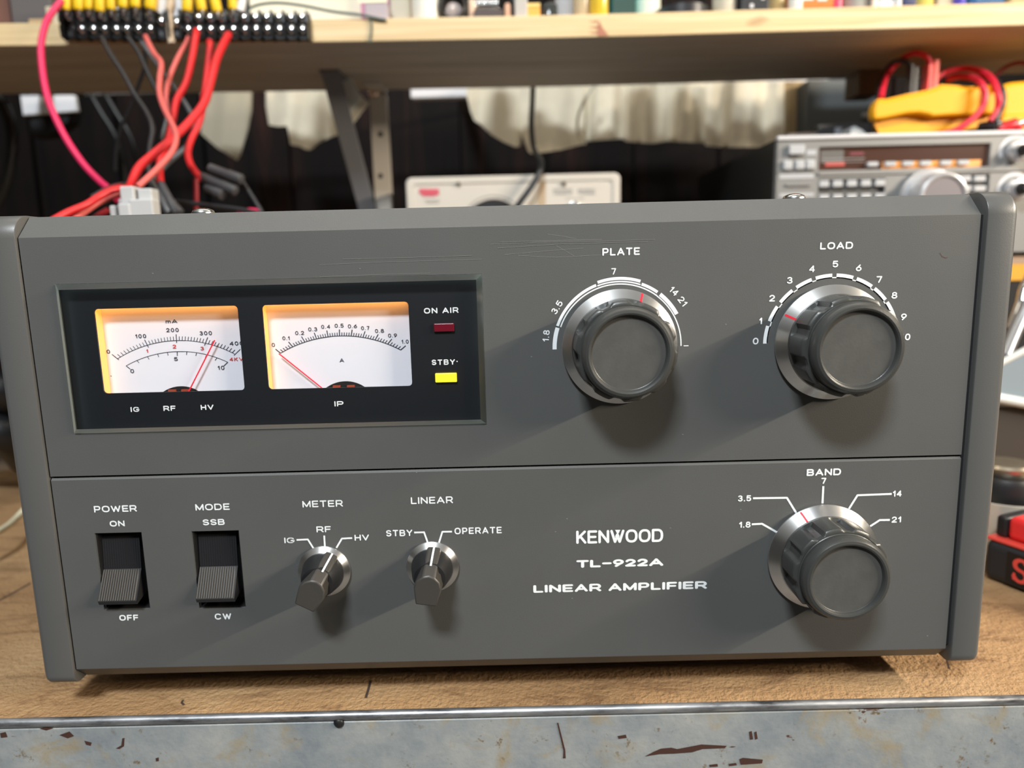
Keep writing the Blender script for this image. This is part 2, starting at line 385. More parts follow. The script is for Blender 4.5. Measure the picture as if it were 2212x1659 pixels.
blot(mb, [(1574, 1650), (1590, 1648), (1592, 1653), (1575, 1655)], yf); blot(mb, [(1532, 1652), (1550, 1650), (1551, 1656), (1533, 1657)], yf)
yf = edge_y(-200)-2.42
blot(mb, [(128, 1588), (150, 1580), (160, 1590), (146, 1595)], yf); blot(mb, [(0, 1584), (12, 1581), (16, 1592), (2, 1594)], yf)
blot(mb, [(85, 1574), (104, 1570), (115, 1573), (100, 1578)], yf); blot(mb, [(182, 1600), (198, 1604), (196, 1611), (186, 1609)], yf)
blot(mb, [(264, 1595), (269, 1594), (268, 1612), (258, 1618), (250, 1617), (262, 1610)], yf); blot(mb, [(336, 1638), (343, 1636), (343, 1644), (337, 1645)], yf)
mb = MB(); c = P(732, 1562, edge_y(-60)-2.4)
mb.M = knobM((c.x, c.y, c.z)); mb.lathe([(0.1, 1.1), (1.6, .8), (2.3, 0), (2.2, -.5)], 16); mb.build('tar_blob', BLK, rail, smooth=60)
mb = MB()
for a in ((-760, 100), (700, 100), (-760, 680), (700, 680)): mb = MB(); mb.box(a[0], a[0]+60, a[1], a[1]+60, -940, BZ-4); mb.build('leg', mat('grey_leg_paint', (.3, .32, .33), rough=.5), bench)
mb = MB(); SCR = mat('dark_scratch', (.05, .03, .02), rough=.9)
def groove(mb, pts, w):
    mb = MB()
    q = [PZ(a, b, BZ) for a, b in pts]
    for a, b in zip(q, q[1:]):
        d = (b-a).normalized(); n = Vector((-d.y, d.x, 0))*w/2
        mb.add([(p.x, p.y, BZ+.06) for p in (a-n, b-n, b+n, a+n)], [(0, 1, 2, 3)])
    mb.build('scratch', SCR, bench, fix=False)
groove(mb, [(-10, 1302), (15, 1288), (30, 1280), (66, 1260)], 1.6); groove(mb, [(-5, 1047), (38, 1042)], 2.5)
groove(mb, [(801, 1470), (795, 1492), (790, 1508)], 1.2); groove(mb, [(396, 1512), (392, 1518), (398, 1523)], 1.0); groove(mb, [(2044, 1420), (2050, 1445)], .8)

# ------------------------------------------------------------------ the linear amplifier
amp = thing('linear_amplifier', (0, 0, BZ), 'wide dark grey linear amplifier with two lit meters and five round knobs', 'amplifier')
HX, HZ = 183.0, 89.08
MB().box(-HX, HX, 8.2, 395, -95, 97.0).build('cabinet', COVER, amp)
WX0, WX1, WZ0, WZ1 = -171.0, -7.1, 12.5, 71.4
mb = MB(); mb.plate([(-HX, -5.0), (HX, -5.0), (HX, HZ), (-HX, HZ)], [[(WX0, WZ0), (WX0, WZ1), (WX1, WZ1), (WX1, WZ0)]], 0, 3)
mb.prism([(0, HZ), (8.2, 97.3), (8.2, HZ)], -HX, HX, 'x')
front = mb.build('front_panel', PANEL, amp)
def hole(pts): q = [P(a, b) for a, b in pts]; return (q[0].x+q[2].x)/2, (q[1].x+q[3].x)/2, (q[2].z+q[3].z)/2, (q[0].z+q[1].z)/2
h1 = hole([(204.1, 1151.3), (305.5, 1150), (225, 1317), (324.7, 1314.7)]); h2 = hole([(413.3, 1147.4), (515.6, 1145.7), (430.8, 1314.7), (531.3, 1312)])
rc = lambda h: [(h[0], h[2]), (h[0], h[3]), (h[1], h[3]), (h[1], h[2])]
mb = MB(); mb.plate([(-HX, -HZ), (HX, -HZ), (HX, -6.7), (-HX, -6.7)], [rc(h1), rc(h2)], 0, 3)
mb.prism([(0, -6.7), (3, -6.7), (3, -5.9), (.8, -5.9)], -HX, HX, 'x'); mb.prism([(0, -HZ), (6.4, -95.6), (8.2, -95.6), (8.2, -HZ)], -HX, HX, 'x')
lower = mb.build('lower_panel', PANEL, amp)
def side_rail(x0, x1, outer):                         # rounded at the top front, softer at the bottom and on its outer edge
    def sec(i):
        y0, z0, z1 = -1.2+i, -96.0+i, 97.9-i; pts = []
        for cy, cz, r, a in ((y0+9-i*.5, z1-9+i*.5, 9-i*.5, 90), (y0+4.5-i*.5, z0+4.5-i*.5, 4.5-i*.5, 180)):
            for k in range(9): t = radians(a+90*k/8); pts.append((cy+r*cos(t), cz+r*sin(t)))
        return pts+[(395, z0), (395, z1)]
    R = 2.6; rings = []; s = 1 if outer > 0 else -1; xi, xo = (x0, x1) if s > 0 else (x1, x0)
    for x, i in [(xi, .5), (xi+.15*s, .15), (xi+.5*s, 0)]+[(xo-s*R*(1-sin(radians(t))), R*(1-cos(radians(t)))) for t in (0, 18, 36, 54, 72, 88)]:
        rings.append([(x, y, z) for y, z in sec(i)])
    return MB().loops(rings).build('side_rail', RAIL, amp, smooth=35)
side_rail(-196.8, -183.6, -1); side_rail(184.9, 197.0, 1)
MB().box(-HX-.6, -HX-.05, 1.4, 8, -88, 89).build('gap_shade_strip', BLK, amp); MB().box(HX+.05, HX+1.9, 1.5, 8, -88, 89).build('gap_shade_strip', BLKM, amp)  # black strips in the panel-to-rail gaps, standing for the shade inside them
for x in (-150, 150):
    for y in (40, 350):
        mb = MB(); mb.lathe([(10, BZ), (11, BZ+1), (11, -95.4)], 24, x, y); mb.build('foot', RUB, amp)
for px, py in ((1715, 431), (440, 463)):
    c = P(px, py, 15); mb = MB(); mb.lathe([(4.3, 96.6), (4.4, 98), (3.9, 98.9), (2.2, 99.6), (.1, 99.8)], 18, c.x, 15); mb.build('cover_screw', STEEL, amp, smooth=50)

# --- meter window
def acrylic_mat():
    m = bpy.data.materials.new('clear_acrylic'); m.use_nodes = True; nt = m.node_tree; N = nt.nodes; N.remove(N['Principled BSDF'])
    t = N.new('ShaderNodeBsdfTransparent'); g = N.new('ShaderNodeBsdfGlossy'); g.inputs['Roughness'].default_value = .03
    x = N.new('ShaderNodeMixShader'); lw = N.new('ShaderNodeLayerWeight'); lw.inputs['Blend'].default_value = .5   # reflection grows towards grazing angles, alike from both sides
    p5 = N.new('ShaderNodeMath'); p5.operation = 'POWER'; p5.inputs[1].default_value = 5; nt.links.new(lw.outputs['Facing'], p5.inputs[0])
    f = N.new('ShaderNodeMath'); f.operation = 'MULTIPLY_ADD'; f.inputs[1].default_value = .95; f.inputs[2].default_value = .045; nt.links.new(p5.outputs[0], f.inputs[0])
    for a, b in ((f.outputs[0], x.inputs[0]), (t.outputs[0], x.inputs[1]), (g.outputs[0], x.inputs[2]), (x.outputs[0], N['Material Output'].inputs[0])): nt.links.new(a, b)
    return m
MY = 1.7                                              # face of the black mask behind the acrylic
C7 = crop(190, 640, 5.924); C2 = crop(540, 640, 4.2538)
def quad(pts, y): q = [P(a, b, y) for a, b in pts]; return (q[0].x+q[3].x)/2, (q[1].x+q[2].x)/2, (q[2].z+q[3].z)/2, (q[0].z+q[1].z)/2
d1 = quad([C7(75, 170), C7(1910, 115), C7(2008, 1200), C7(200, 1247)], MY); d2 = quad([C2(100, 80), C2(1455, 52), C2(1490, 825), C2(180, 855)], MY)
mb = MB(); mb.plate([(WX0+.05, WZ0+.05), (WX0+.05, WZ1-.05), (WX1-.05, WZ1-.05), (WX1-.05, WZ0+.05)], [rrect(*d1, 1.5), rrect(*d2, 1.5)], MY, MY+.7)
win = mb.build('meter_window', MASK, amp)
mb = MB(); c = 2.1
def rect3(i, y): return [(WX0+.1+i, y, WZ0+.1+i), (WX1-.1-i, y, WZ0+.1+i), (WX1-.1-i, y, WZ1-.1-i), (WX0+.1+i, y, WZ1-.1-i)]
r3 = rect3(c, -2.4); mb.add(r3, [(0, 1, 2, 3)]); mb.cur = 1
mb.loops([rect3(0, 1.4), rect3(0, -.5), r3], False, False)
EDGE = bpy.data.materials.new('acrylic_edge'); EDGE.use_nodes = True; _n = EDGE.node_tree; _n.nodes.remove(_n.nodes['Principled BSDF'])
_a, _b, _c = (_n.nodes.new(k) for k in ('ShaderNodeBsdfTransparent', 'ShaderNodeBsdfTranslucent', 'ShaderNodeBsdfGlossy')); _x, _y = _n.nodes.new('ShaderNodeMixShader'), _n.nodes.new('ShaderNodeMixShader')
_b.inputs[0].default_value = (.70, .82, .80, 1); _c.inputs['Roughness'].default_value = .12; _x.inputs[0].default_value = .68; _y.inputs[0].default_value = .20
for p, q in ((_a.outputs[0], _x.inputs[1]), (_b.outputs[0], _x.inputs[2]), (_x.outputs[0], _y.inputs[1]), (_c.outputs[0], _y.inputs[2]), (_y.outputs[0], _n.nodes['Material Output'].inputs[0])): _n.links.new(p, q)
mb.build('acrylic_cover', [acrylic_mat(), EDGE], win, fix=False)
DY = 6.9                                              # dial cards
ORL = mat('amber_lamplight_on_wall', (.9, .5, .18), rough=.6, emit=(1.0, .38, .07), estr=.72)
ORB = mat('amber_lamp_bar', (.9, .5, .18), rough=.6, emit=(1.0, .38, .07), estr=7.5)
for k, d in enumerate((d1, d2)):
    MB().box(d[0]-.2, d[1]+7, DY, DY+.5, d[2]-6, d[3]+6).build('dial_card', DIAL, win)
    MB().box(d[0]-.9, d[0]-.1, MY+.75, DY-.02, d[2]-5, d[3]+5.5).build('lamplit_wall', ORL, win)  # left housing wall; the lamplight falling on it is put in as emission
    MB().box(d[0], d[1], MY+1.2, MY+3.4, d[3]+1.6, d[3]+2.6).build('dial_lamp', ORB, win)
    MB().box(d[1]+6, d[1]+7, MY+.75, DY, d[2]-5, d[3]+5).build('housing_wall', DIAL, win)
    MB().box(d[0], d[1]+6, MY+.75, DY, d[2]-6.5, d[2]-5.5).build('housing_wall', DIAL, win)
def circ3(a, b, c):
    ax, ay = a; bx, by = b; cx, cy = c; D = 2*(ax*(by-cy)+bx*(cy-ay)+cx*(ay-by))
    ux = ((ax*ax+ay*ay)*(by-cy)+(bx*bx+by*by)*(cy-ay)+(cx*cx+cy*cy)*(ay-by))/D
    uy = ((ax*ax+ay*ay)*(cx-bx)+(bx*bx+by*by)*(ax-cx)+(cx*cx+cy*cy)*(bx-ax))/D
    return ux, uy, hypot(ax-ux, ay-uy)
def scale_marks(mb, F, s, pa, pb, pc, pivot, n, major, lmin, lmaj0, lmaj1, pen, ends=None):
    """arc through three crop points; ticks on lines to the pivot, positive lengths outward (crop units)"""
    ux, uy, R = circ3(pa, pb, pc); vx, vy = pivot
    A = lambda p: atan2(p[0]-vx, vy-p[1])
    a0, a1 = A(pa), A(pc); pts = []
    def on(a):
        dx, dy = sin(a), -cos(a); bx, by = vx-ux, vy-uy; B = bx*dx+by*dy; t = -B+sqrt(B*B-(bx*bx+by*by-R*R)); return vx+dx*t, vy+dy*t, dx, dy
    lines(mb, [F(*on(a0+(a1-a0)*i/40)[:2]) for i in range(41)], pen, DY, -.05)
    for i in range(n+1):
        x, y, dx, dy = on(a0+(a1-a0)*i/n)
        l0, l1 = (lmaj0, lmaj1) if i % major == 0 else (0, lmin)
        if ends and i in (0, n): l0, l1 = ends
        lines(mb, [F(x+dx*l0, y+dy*l0), F(x+dx*l1, y+dy*l1)], pen*(1.25 if i % major == 0 else 1), DY, -.05)
mb = MB()
scale_marks(mb, C7, 5.924, (380, 800), (1105, 567), (1885, 742), (1180, 1437), 40, 10, 52, -32, 80, 1.3, ends=(-22, 92))
scale_marks(mb, C7, 5.924, (490, 890), (1120, 708), (1790, 843), (1180, 1437), 10, 5, -42, 0, -56, 1.3, ends=(0, -70))
for s, x, y, w, h in (('mA', 1070, 320, 150, 50), ('0', 262, 708, 44, 52), ('100', 677, 510, 138, 52), ('200', 1083, 432, 160, 52), ('300', 1508, 472, 160, 52), ('400', 1900, 603, 175, 52), ('5', 1127, 803, 46, 50), ('0', 568, 957, 46, 52), ('10', 1705, 915, 84, 54)):
    text(mb, s, *C7(x, y), w/5.924, h/5.924, DY, 1.5, gap=.3)
mb.build('dial_scale', DINK, win, fix=False)
mb = MB()
for s, x, y, w, h in (('1', 760, 700, 22, 48), ('2', 1107, 643, 45, 50), ('3', 1462, 668, 45, 48), ('4KV', 1900, 805, 175, 48)): text(mb, s, *C7(x, y), w/5.924, h/5.924, DY, 1.5, gap=.3)
lab(mb.build('dial_scale', DRED, win, fix=False), 'red kilovolt figures on the left dial')
mb = MB()
scale_marks(mb, C2, 4.2538, (282, 523), (840, 364), (1385, 493), (833, 968), 50, 5, 32, 0, 60, 1.6, ends=(0, 60))
for s, x, y, w in (('0', 215, 447, 30), ('0.1', 332, 385, 66), ('0.2', 457, 337, 82), ('0.3', 577, 303, 82), ('0.4', 696, 280, 82), ('0.5', 820, 270, 82), ('0.6', 942, 275, 84), ('0.7', 1060, 292, 76), ('0.8', 1190, 318, 82), ('0.9', 1310, 360, 82), ('1.0', 1425, 416, 66), ('A', 845, 588, 40)):
    text(mb, s, *C2(x, y), w/4.2538, 36/4.2538, DY, 1.3, gap=.26)
mb.build('dial_scale', DINK, win, fix=False)
for F, (a, b, c), z in ((C7, ((965, 1222), (1185, 1150), (1410, 1208)), d1[2]), (C2, ((703, 838), (872, 780), (1052, 830)), d2[2])):
    ux, uy, R = circ3(a, b, c); t0, t1 = atan2(a[1]-uy, a[0]-ux), atan2(c[1]-uy, c[0]-ux); t0 -= .25; t1 += .25
    pts = [P(*F(ux+R*cos(t0+(t1-t0)*i/20), uy+R*sin(t0+(t1-t0)*i/20)), DY) for i in range(21)]
    mb = MB(); mb.poly_xz([(p.x, p.z) for p in pts], DY-.12); mb.build('movement_opening', BLKM, win, fix=False)
    for u in (.38, .62):
        p = pts[int(20*u)]; MB().box(p.x-1.5, p.x+1.5, DY-1.2, DY-.2, z-3, z+.15).build('needle_stop', mat('copper_red', (.35, .06, .03), rough=.5), win)
NEED = mat('needle_red', (.85, .02, .05), rough=.5, emit=(.9, .02, .05), estr=.12)
for F, a, b, s in ((C7, (1622, 562), (1268, 1262), 5.924), (C2, (266, 527), (690, 866), 4.2538)):
    p, q = P(*F(*a), DY-2.0), P(*F(*b), DY-2.0)
    MB().tube([p, q], .27, 8).build('needle', NEED, win)
mb = MB()
for s, F, x, y, w, h, sc in (('IG', C7, 604, 1447, 112, 64, 5.924), ('RF', C7, 1045, 1433, 158, 66, 5.924), ('HV', C7, 1527, 1420, 165, 66, 5.924), ('IP', C2, 818, 987, 84, 48, 4.2538), ('ON AIR', C2, 1757, 130, 318, 52, 4.2538), ('STBY', C2, 1777, 605, 215, 50, 4.2538)):
    mb = MB(); text(mb, s, *F(x, y), w/sc, h/sc, MY, 2.4, gap=.24); mb.build('lettering', INK, win, fix=False)
mb = MB(); c = P(*C2(1903, 598), MY); mb.add([(c.x-.25, MY-.08, c.z-.2), (c.x+.25, MY-.08, c.z-.2), (c.x+.25, MY-.08, c.z+.2), (c.x-.25, MY-.08, c.z+.2)], [(0, 1, 2, 3)])
mb.build('ink_dot', INK, win, fix=False)
q = quad([C2(1690, 250), C2(1876, 246), C2(1880, 322), C2(1692, 325)], MY)
lab(MB().box(q[0], q[1], .6, MY, q[2], q[3]).build('indicator_lamp', mat('dark_red_lens', (.16, .008, .02), rough=.25), win, bevel=.3), 'unlit dark red lamp under ON AIR')
q = quad([C2(1704, 705), C2(1900, 702), C2(1903, 785), C2(1706, 788)], MY)
lab(MB().box(q[0], q[1], .6, MY, q[2], q[3]).build('indicator_lamp', mat('lit_yellow_lens', (.9, .7, .02), rough=.3, emit=(1.0, .80, .03), estr=1.15), win, bevel=.3), 'glowing yellow lamp under STBY')

# --- printed legends of the two panels
CP = crop(1170, 500, 4.1486); CL = crop(1600, 500, 4.1475); CB = crop(1560, 990, 4.3667); CS = crop(180, 1070, 5.7211); CM = crop(590, 1060, 5.72); CN = crop(810, 1050, 5.53); CK = crop(1130, 1110, 5.267)
KP, KL = Vector((45.63, 0, 42.0)), Vector((128.29, 0, 41.68))
def arcband(mb, c, r0, r1, a0, a1, n=40):              # angles clockwise from straight up
    for i in range(n):
        t0, t1 = radians(a0+(a1-a0)*i/n), radians(a0+(a1-a0)*(i+1)/n)
        mb.add([(c.x+r*sin(t), -.08, c.z+r*cos(t)) for r, t in ((r0, t0), (r0, t1), (r1, t1), (r1, t0))], [(0, 3, 2, 1)])
def pol(px, py, c): p = P(px, py); return hypot(p.x-c.x, p.z-c.z), math.degrees(atan2(p.x-c.x, p.z-c.z))
mb = MB(); text(mb, 'PLATE', *CP(712, 180), 81, 16.5, 0, 3.0)
A = lambda x, y: pol(*CP(x, y), KP)[1]
Rr = lambda x, y: pol(*CP(x, y), KP)[0]
arcband(mb, KP, 24.45, 26.05, A(97, 1058), A(125, 858)); arcband(mb, KP, 24.95, 26.05, A(128, 842), A(485, 472))
arcband(mb, KP, 25.75, 26.9, A(500, 455), A(890, 432), 40); arcband(mb, KP, 24.85, 25.4, A(492, 470), A(893, 455), 40)
arcband(mb, KP, 24.85, 26.0, A(903, 450), A(1055, 520)); arcband(mb, KP, 23.95, 24.45, A(150, 850), A(1060, 545), 80)
arcband(mb, KP, 23.9, 24.35, A(1060, 545), A(1275, 1025), 60); arcband(mb, KP, 24.6, 26.1, A(1075, 545), A(1243, 722))
lines(mb, [CP(1272, 1025), CP(1316, 1024)], 1.8, 0)
text(mb, '7', *CP(645, 358), 10.5, 14, 0, 2.2); text(mb, '3.5', *CP(137, 680), 30, 14, 0, 2.2, rot=57, gap=.2); text(mb, '1.8', *CP(40, 935), 25, 14, 0, 2.2, rot=83, gap=.22)
text(mb, '14', *CP(1185, 535), 19, 14, 0, 2.2, rot=-44); text(mb, '21', *CP(1262, 625), 20, 14, 0, 2.2, rot=-52)
lab(mb.build('plate_scale', INK, front, fix=False), 'white PLATE legend with its stepped arc')
mb = MB(); text(mb, 'LOAD', *CL(858, 127), 71, 15.5, 0, 3.0)
A = lambda x, y: pol(*CL(x, y), KL)[1]
arcband(mb, KL, 24.75, 25.15, A(218, 1003), 90, 90)
ed = [(195, 1005, 225, 842), (245, 800, 318, 665), (345, 628, 455, 518), (493, 495, 632, 418), (668, 405, 820, 373), (860, 370, 1015, 392), (1045, 408, 1185, 478), (1205, 502, 1305, 605)]
for a, b, c, d in ed: arcband(mb, KL, 24.75, 26.5, A(a, b), A(c, d), 12)
arcband(mb, KL, 24.75, 26.5, A(1318, 628), 73, 12); arcband(mb, KL, 24.75, 26.5, 75.5, 90, 12)
for s, x, y in (('0', 133, 982), ('1', 178, 802), ('2', 280, 598), ('3', 438, 438), ('4', 637, 335), ('5', 847, 292), ('6', 1056, 326), ('7', 1240, 430), ('8', 1376, 572), ('9', 1460, 765), ('10', 1475, 945)):
    text(mb, s, *CL(x, y), {'1': 6, '10': 21}.get(s, 12.5), 14.5, 0, 2.6)
lab(mb.build('load_scale', INK, front, fix=False), 'white LOAD legend numbered nought to ten')
mb = MB()
for s, F, x, y, w, h, sc in (('POWER', CS, 397, 165, 530, 80, 5.7211), ('ON', CS, 420, 348, 186, 72, 5.7211), ('OFF', CS, 564, 1510, 236, 70, 5.7211)): mb = MB(); text(mb, s, *F(x, y), w/sc, h/sc, 0, 2.7); mb.build('lettering', INK, lower, fix=False)
mb = MB()
for s, x, y, w, h in (('MODE', 1597, 143, 425, 80), ('SSB', 1612, 330, 272, 74), ('CW', 1728, 1495, 205, 75)): mb = MB(); text(mb, s, *CS(x, y), w/5.7211, h/5.7211, 0, 2.7); mb.build('lettering', INK, lower, fix=False)
mb = MB()
for s, x, y, w, h in (('METER', 612, 160, 500, 82), ('RF', 625, 475, 180, 75), ('IG', 202, 612, 128, 70), ('HV', 1096, 578, 180, 74)): mb = MB(); text(mb, s, *CM(x, y), w/5.72, h/5.72, 0, 2.6); mb.build('lettering', INK, lower, fix=False)
mb = MB()
for p in ([(290, 607), (430, 600), (503, 716)], [(632, 552), (641, 690)], [(978, 583), (850, 590), (782, 706)]): lines(mb, [CM(*q) for q in p], 3.8, 0)
lab(mb.build('pointer_lines', INK, lower, fix=False), 'white lines round the METER knob')
mb = MB()
for s, x, y, w, h in (('LINEAR', 680, 168, 503, 82), ('STBY', 290, 560, 315, 76), ('OPERATE', 1232, 530, 565, 78)): mb = MB(); text(mb, s, *CN(x, y), w/5.53, h/5.53, 0, 2.6); mb.build('lettering', INK, lower, fix=False)
mb = MB()
for p in ([(468, 553), (587, 550), (634, 682)], [(920, 543), (805, 545), (763, 680)]): lines(mb, [CN(*q) for q in p], 3.8, 0)
lab(mb.build('pointer_lines', INK, lower, fix=False), 'white lines round the LINEAR knob')
mb = MB()
text(mb, 'KENwOOD', *CK(1098, 254), 188, 28.5, 0, 5.0, gap=.07, penz=5.0)
for s, x, y, w, p1, g_, p2 in (('TL-922A', 1100, 558, 188, 6.2, .14, 4.2), ('LINEAR AMPLIFIER', 1103, 830, 375, 5.8, .17, 3.9)): m2 = MB(); text(m2, s, *CK(x, y), w, 16.5, 0, p1, gap=g_, penz=p2); m2.build('lettering', INK, lower, fix=False)
c = P(*CK(1076, 205)); k = P(*CK(1086, 205)).x-c.x
mb.add([(c.x-3.0*k, -.19, c.z+2.6*k), (c.x+3.0*k, -.19, c.z+2.6*k), (c.x, -.19, c.z-3.6*k)], [(0, 2, 1)])
mb.build('lettering', INK, lower, fix=False)
for s, x, y, w in (('BAND', 958, 130, 74), ('7', 957, 212, 11), ('1.8', 213, 625, 25), ('3.5', 210, 377, 29), ('14', 1650, 332, 19), ('21', 1641, 577, 20.5)): mb = MB(); text(mb, s, *CB(x, y), w, 15 if s == 'BAND' else 13.2, 0, 3.2 if s == 'BAND' else 2.7, gap=.16); mb.build('lettering', INK, lower, fix=False)
mb = MB()
for p in ([(278, 622), (375, 617), (525, 702)], [(290, 376), (610, 372), (698, 515)], [(953, 262), (945, 425)], [(1598, 335), (1275, 348), (1195, 475)], [(1580, 580), (1485, 582), (1395, 640)]): lines(mb, [CB(*q) for q in p], 4.4, 0)
lab(mb.build('pointer_lines', INK, lower, fix=False), 'white lines round the BAND knob')
mb = MB(); SCRA = mat('paint_scratch', (.20, .20, .195), rough=.5)
for a in ([(1060, 528), (1180, 523), (1310, 521), (1415, 517)], [(1075, 536), (1200, 528), (1400, 522)], [(1080, 523), (1150, 521), (1300, 517)], [(1183, 506), (1215, 510), (1245, 516)], [(1200, 530), (1222, 542), (1240, 553)], [(1120, 552), (1200, 556), (1330, 549)], [(1090, 550), (1170, 543), (1260, 536)], [(690, 572), (800, 567), (1040, 560)], [(690, 598), (790, 594), (930, 590)], [(740, 560), (900, 556), (1020, 552)]):
    lines(mb, a, .8, 0, -.04)
for px, py in ((778, 580), (330, 590), (1148, 770), (1475, 938), (240, 812), (1568, 700), (1312, 720), (1200, 1148), (1225, 1120), (1448, 1140), (1236, 1292), (2003, 1373), (1600, 1100), (900, 1020)): lines(mb, [(px-1.5, py), (px+1.5, py+.8)], 2, 0, -.04)
mb.build('paint_scratch', SCRA, front, fix=False)
mb = MB(); lines(mb, [(2030, 546), (2035, 554), (2042, 557), (2047, 556)], .9, 0, -.05); mb.build('brown_fibre', mat('brown_fibre', (.10, .04, .03), rough=.8), front, fix=False)

# --- large fluted knobs
def tuning_knob(c, ang, label, phase=0.0):
    M = knobM(c)
    def fl(r, h, t):                                  # ten finger scallops round the drum, fading into the front flange
        if not (6.2 < h < 18.5 and r > 17.5): return r
        d = 1.5 if h < 17.2 else (1.2 if h < 18 else .8)
        return r-d*min(1, max(0, (cos(10*(t-phase))-.10)/.7))
    mb = MB(M); mb.lathe([(15.5, 5.2), (17.9, 5.6), (18.6, 6.1), (18.6, 6.6), (18.8, 16.6), (18.8, 17.3), (18.6, 17.9), (18.1, 18.3), (17.2, 18.55), (16.75, 18.5), (16.5, 18.75), (16.7, 19.3), (16.75, 21.6), (16.4, 22.9), (15.6, 23.8), (14.6, 24.05), (14.0, 23.8), (13.65, 23.2), (13.5, 22.4), (13.2, 22.2)], 160, rf=fl)
    k = lab(mb.build('tuning_knob', GRIP, amp, origin=c, smooth=28), label)
    mb = MB(M); mb.lathe([(13.55, 22.3), (.01, 22.3)], 64, cap0=False); mb.build('knob_face', CAPM, k, origin=c)
    mb = MB(M); mb.lathe([(21.6, .9), (22.35, 1.3), (22.35, 1.9), (19.0, 5.6), (18.3, 5.7), (15, 5.7)], 128); mb.build('skirt', ALU, k, origin=c, smooth=25)
    t = radians(ang); u, n = Vector((sin(t), cos(t), 0)), Vector((cos(t), -sin(t), 0))
    mb = MB(M); a, b = u*22.2+Vector((0, 0, 2.25)), u*18.95+Vector((0, 0, 5.85)); w = n*.42
    mb.add([a-w, a+w, b+w, b-w, a-w-Vector((0, 0, .6)), a+w-Vector((0, 0, .6)), b+w-Vector((0, 0, .6)), b-w-Vector((0, 0, .6))], [(0, 1, 2, 3), (4, 7, 6, 5), (0, 4, 5, 1), (1, 5, 6, 2), (2, 6, 7, 3), (3, 7, 4, 0)])
    lab(mb.build('index_line', REDL, k, origin=c), 'red index line')
    return k
tuning_knob(KP, 22.7, 'left of the two upper knobs, under PLATE', .12); tuning_knob(KL, -59.5, 'right upper knob, under LOAD', .30)
KB = P(*CB(935, 918)); tuning_knob(KB, -27.5, 'lower right knob, under BAND', .22)

# --- pointer knobs
def pointer_knob(c, ang, label):
    t = radians(ang); M = knobM(c) @ Matrix(((sin(t), -cos(t), 0, 0), (cos(t), sin(t), 0, 0), (0, 0, 1, 0), (0, 0, 0, 1)))
    top = [(-8.6, -4), (-1.8, -5.4), (1.2, -4.3), (2.9, -2.2), (3.5, 0), (2.9, 2.2), (1.2, 4.3), (-1.8, 5.4), (-8.6, 4)]
    mid = [(-8.9, -4.2), (-1.6, -5.7), (3.6, -4.1), (8.3, -2.4), (8.5, 0), (8.3, 2.4), (3.6, 4.1), (-1.6, 5.7), (-8.9, 4.2)]
    bot = [(-9.0, -4.3), (-1.6, -5.8), (4, -4.2), (9.5, -2.5), (9.7, 0), (9.5, 2.5), (4, 4.2), (-1.6, 5.8), (-9.0, 4.3)]
    mb = MB(M); mb.loops([[(a, b, h) for a, b in ring] for ring, h in ((bot, 3.2), (mid, 7.6), (top, 18.0))])
    k = lab(mb.build('pointer_knob', mat('dark_knob_plastic', (.052, .048, .043), rough=.42), amp, origin=c, bevel=.5, smooth=40), label)
    mb = MB(M); mb.lathe([(8.6, 2.6), (8.4, 3.6), (7.4, 9), (6.2, 12.5), (4, 13)], 48); mb.build('hub', BLK, k, origin=c, smooth=30)
    mb = MB(M); mb.lathe([(10.4, .6), (10.8, 1.0), (10.7, 1.4), (8.7, 3.3), (8, 3.4)], 72); mb.build('skirt', ALU, k, origin=c, smooth=25)
    mb = MB(M); g = [Vector((9.9, 0, 3.8)), Vector((8.75, 0, 7.9)), Vector((5.9, 0, 13.4))]
    for a, b in zip(g, g[1:]): mb.add([a+Vector((0, -.38, .1)), a+Vector((0, .38, .1)), b+Vector((0, .38, .1)), b+Vector((0, -.38, .1)), a+Vector((-.5, -.38, -.3)), a+Vector((-.5, .38, -.3)), b+Vector((-.5, .38, -.3)), b+Vector((-.5, -.38, -.3))], [(0, 1, 2, 3), (0, 4, 5, 1), (1, 5, 6, 2), (2, 6, 7, 3), (3, 7, 4, 0), (4, 7, 6, 5)])
    lab(mb.build('index_line', INK, k, origin=c), 'white pointer line')
pointer_knob(P(*CM(640, 980)), 28, 'pointer knob under METER'); pointer_knob(P(*CN(692, 950)), 8, 'pointer knob under LINEAR')

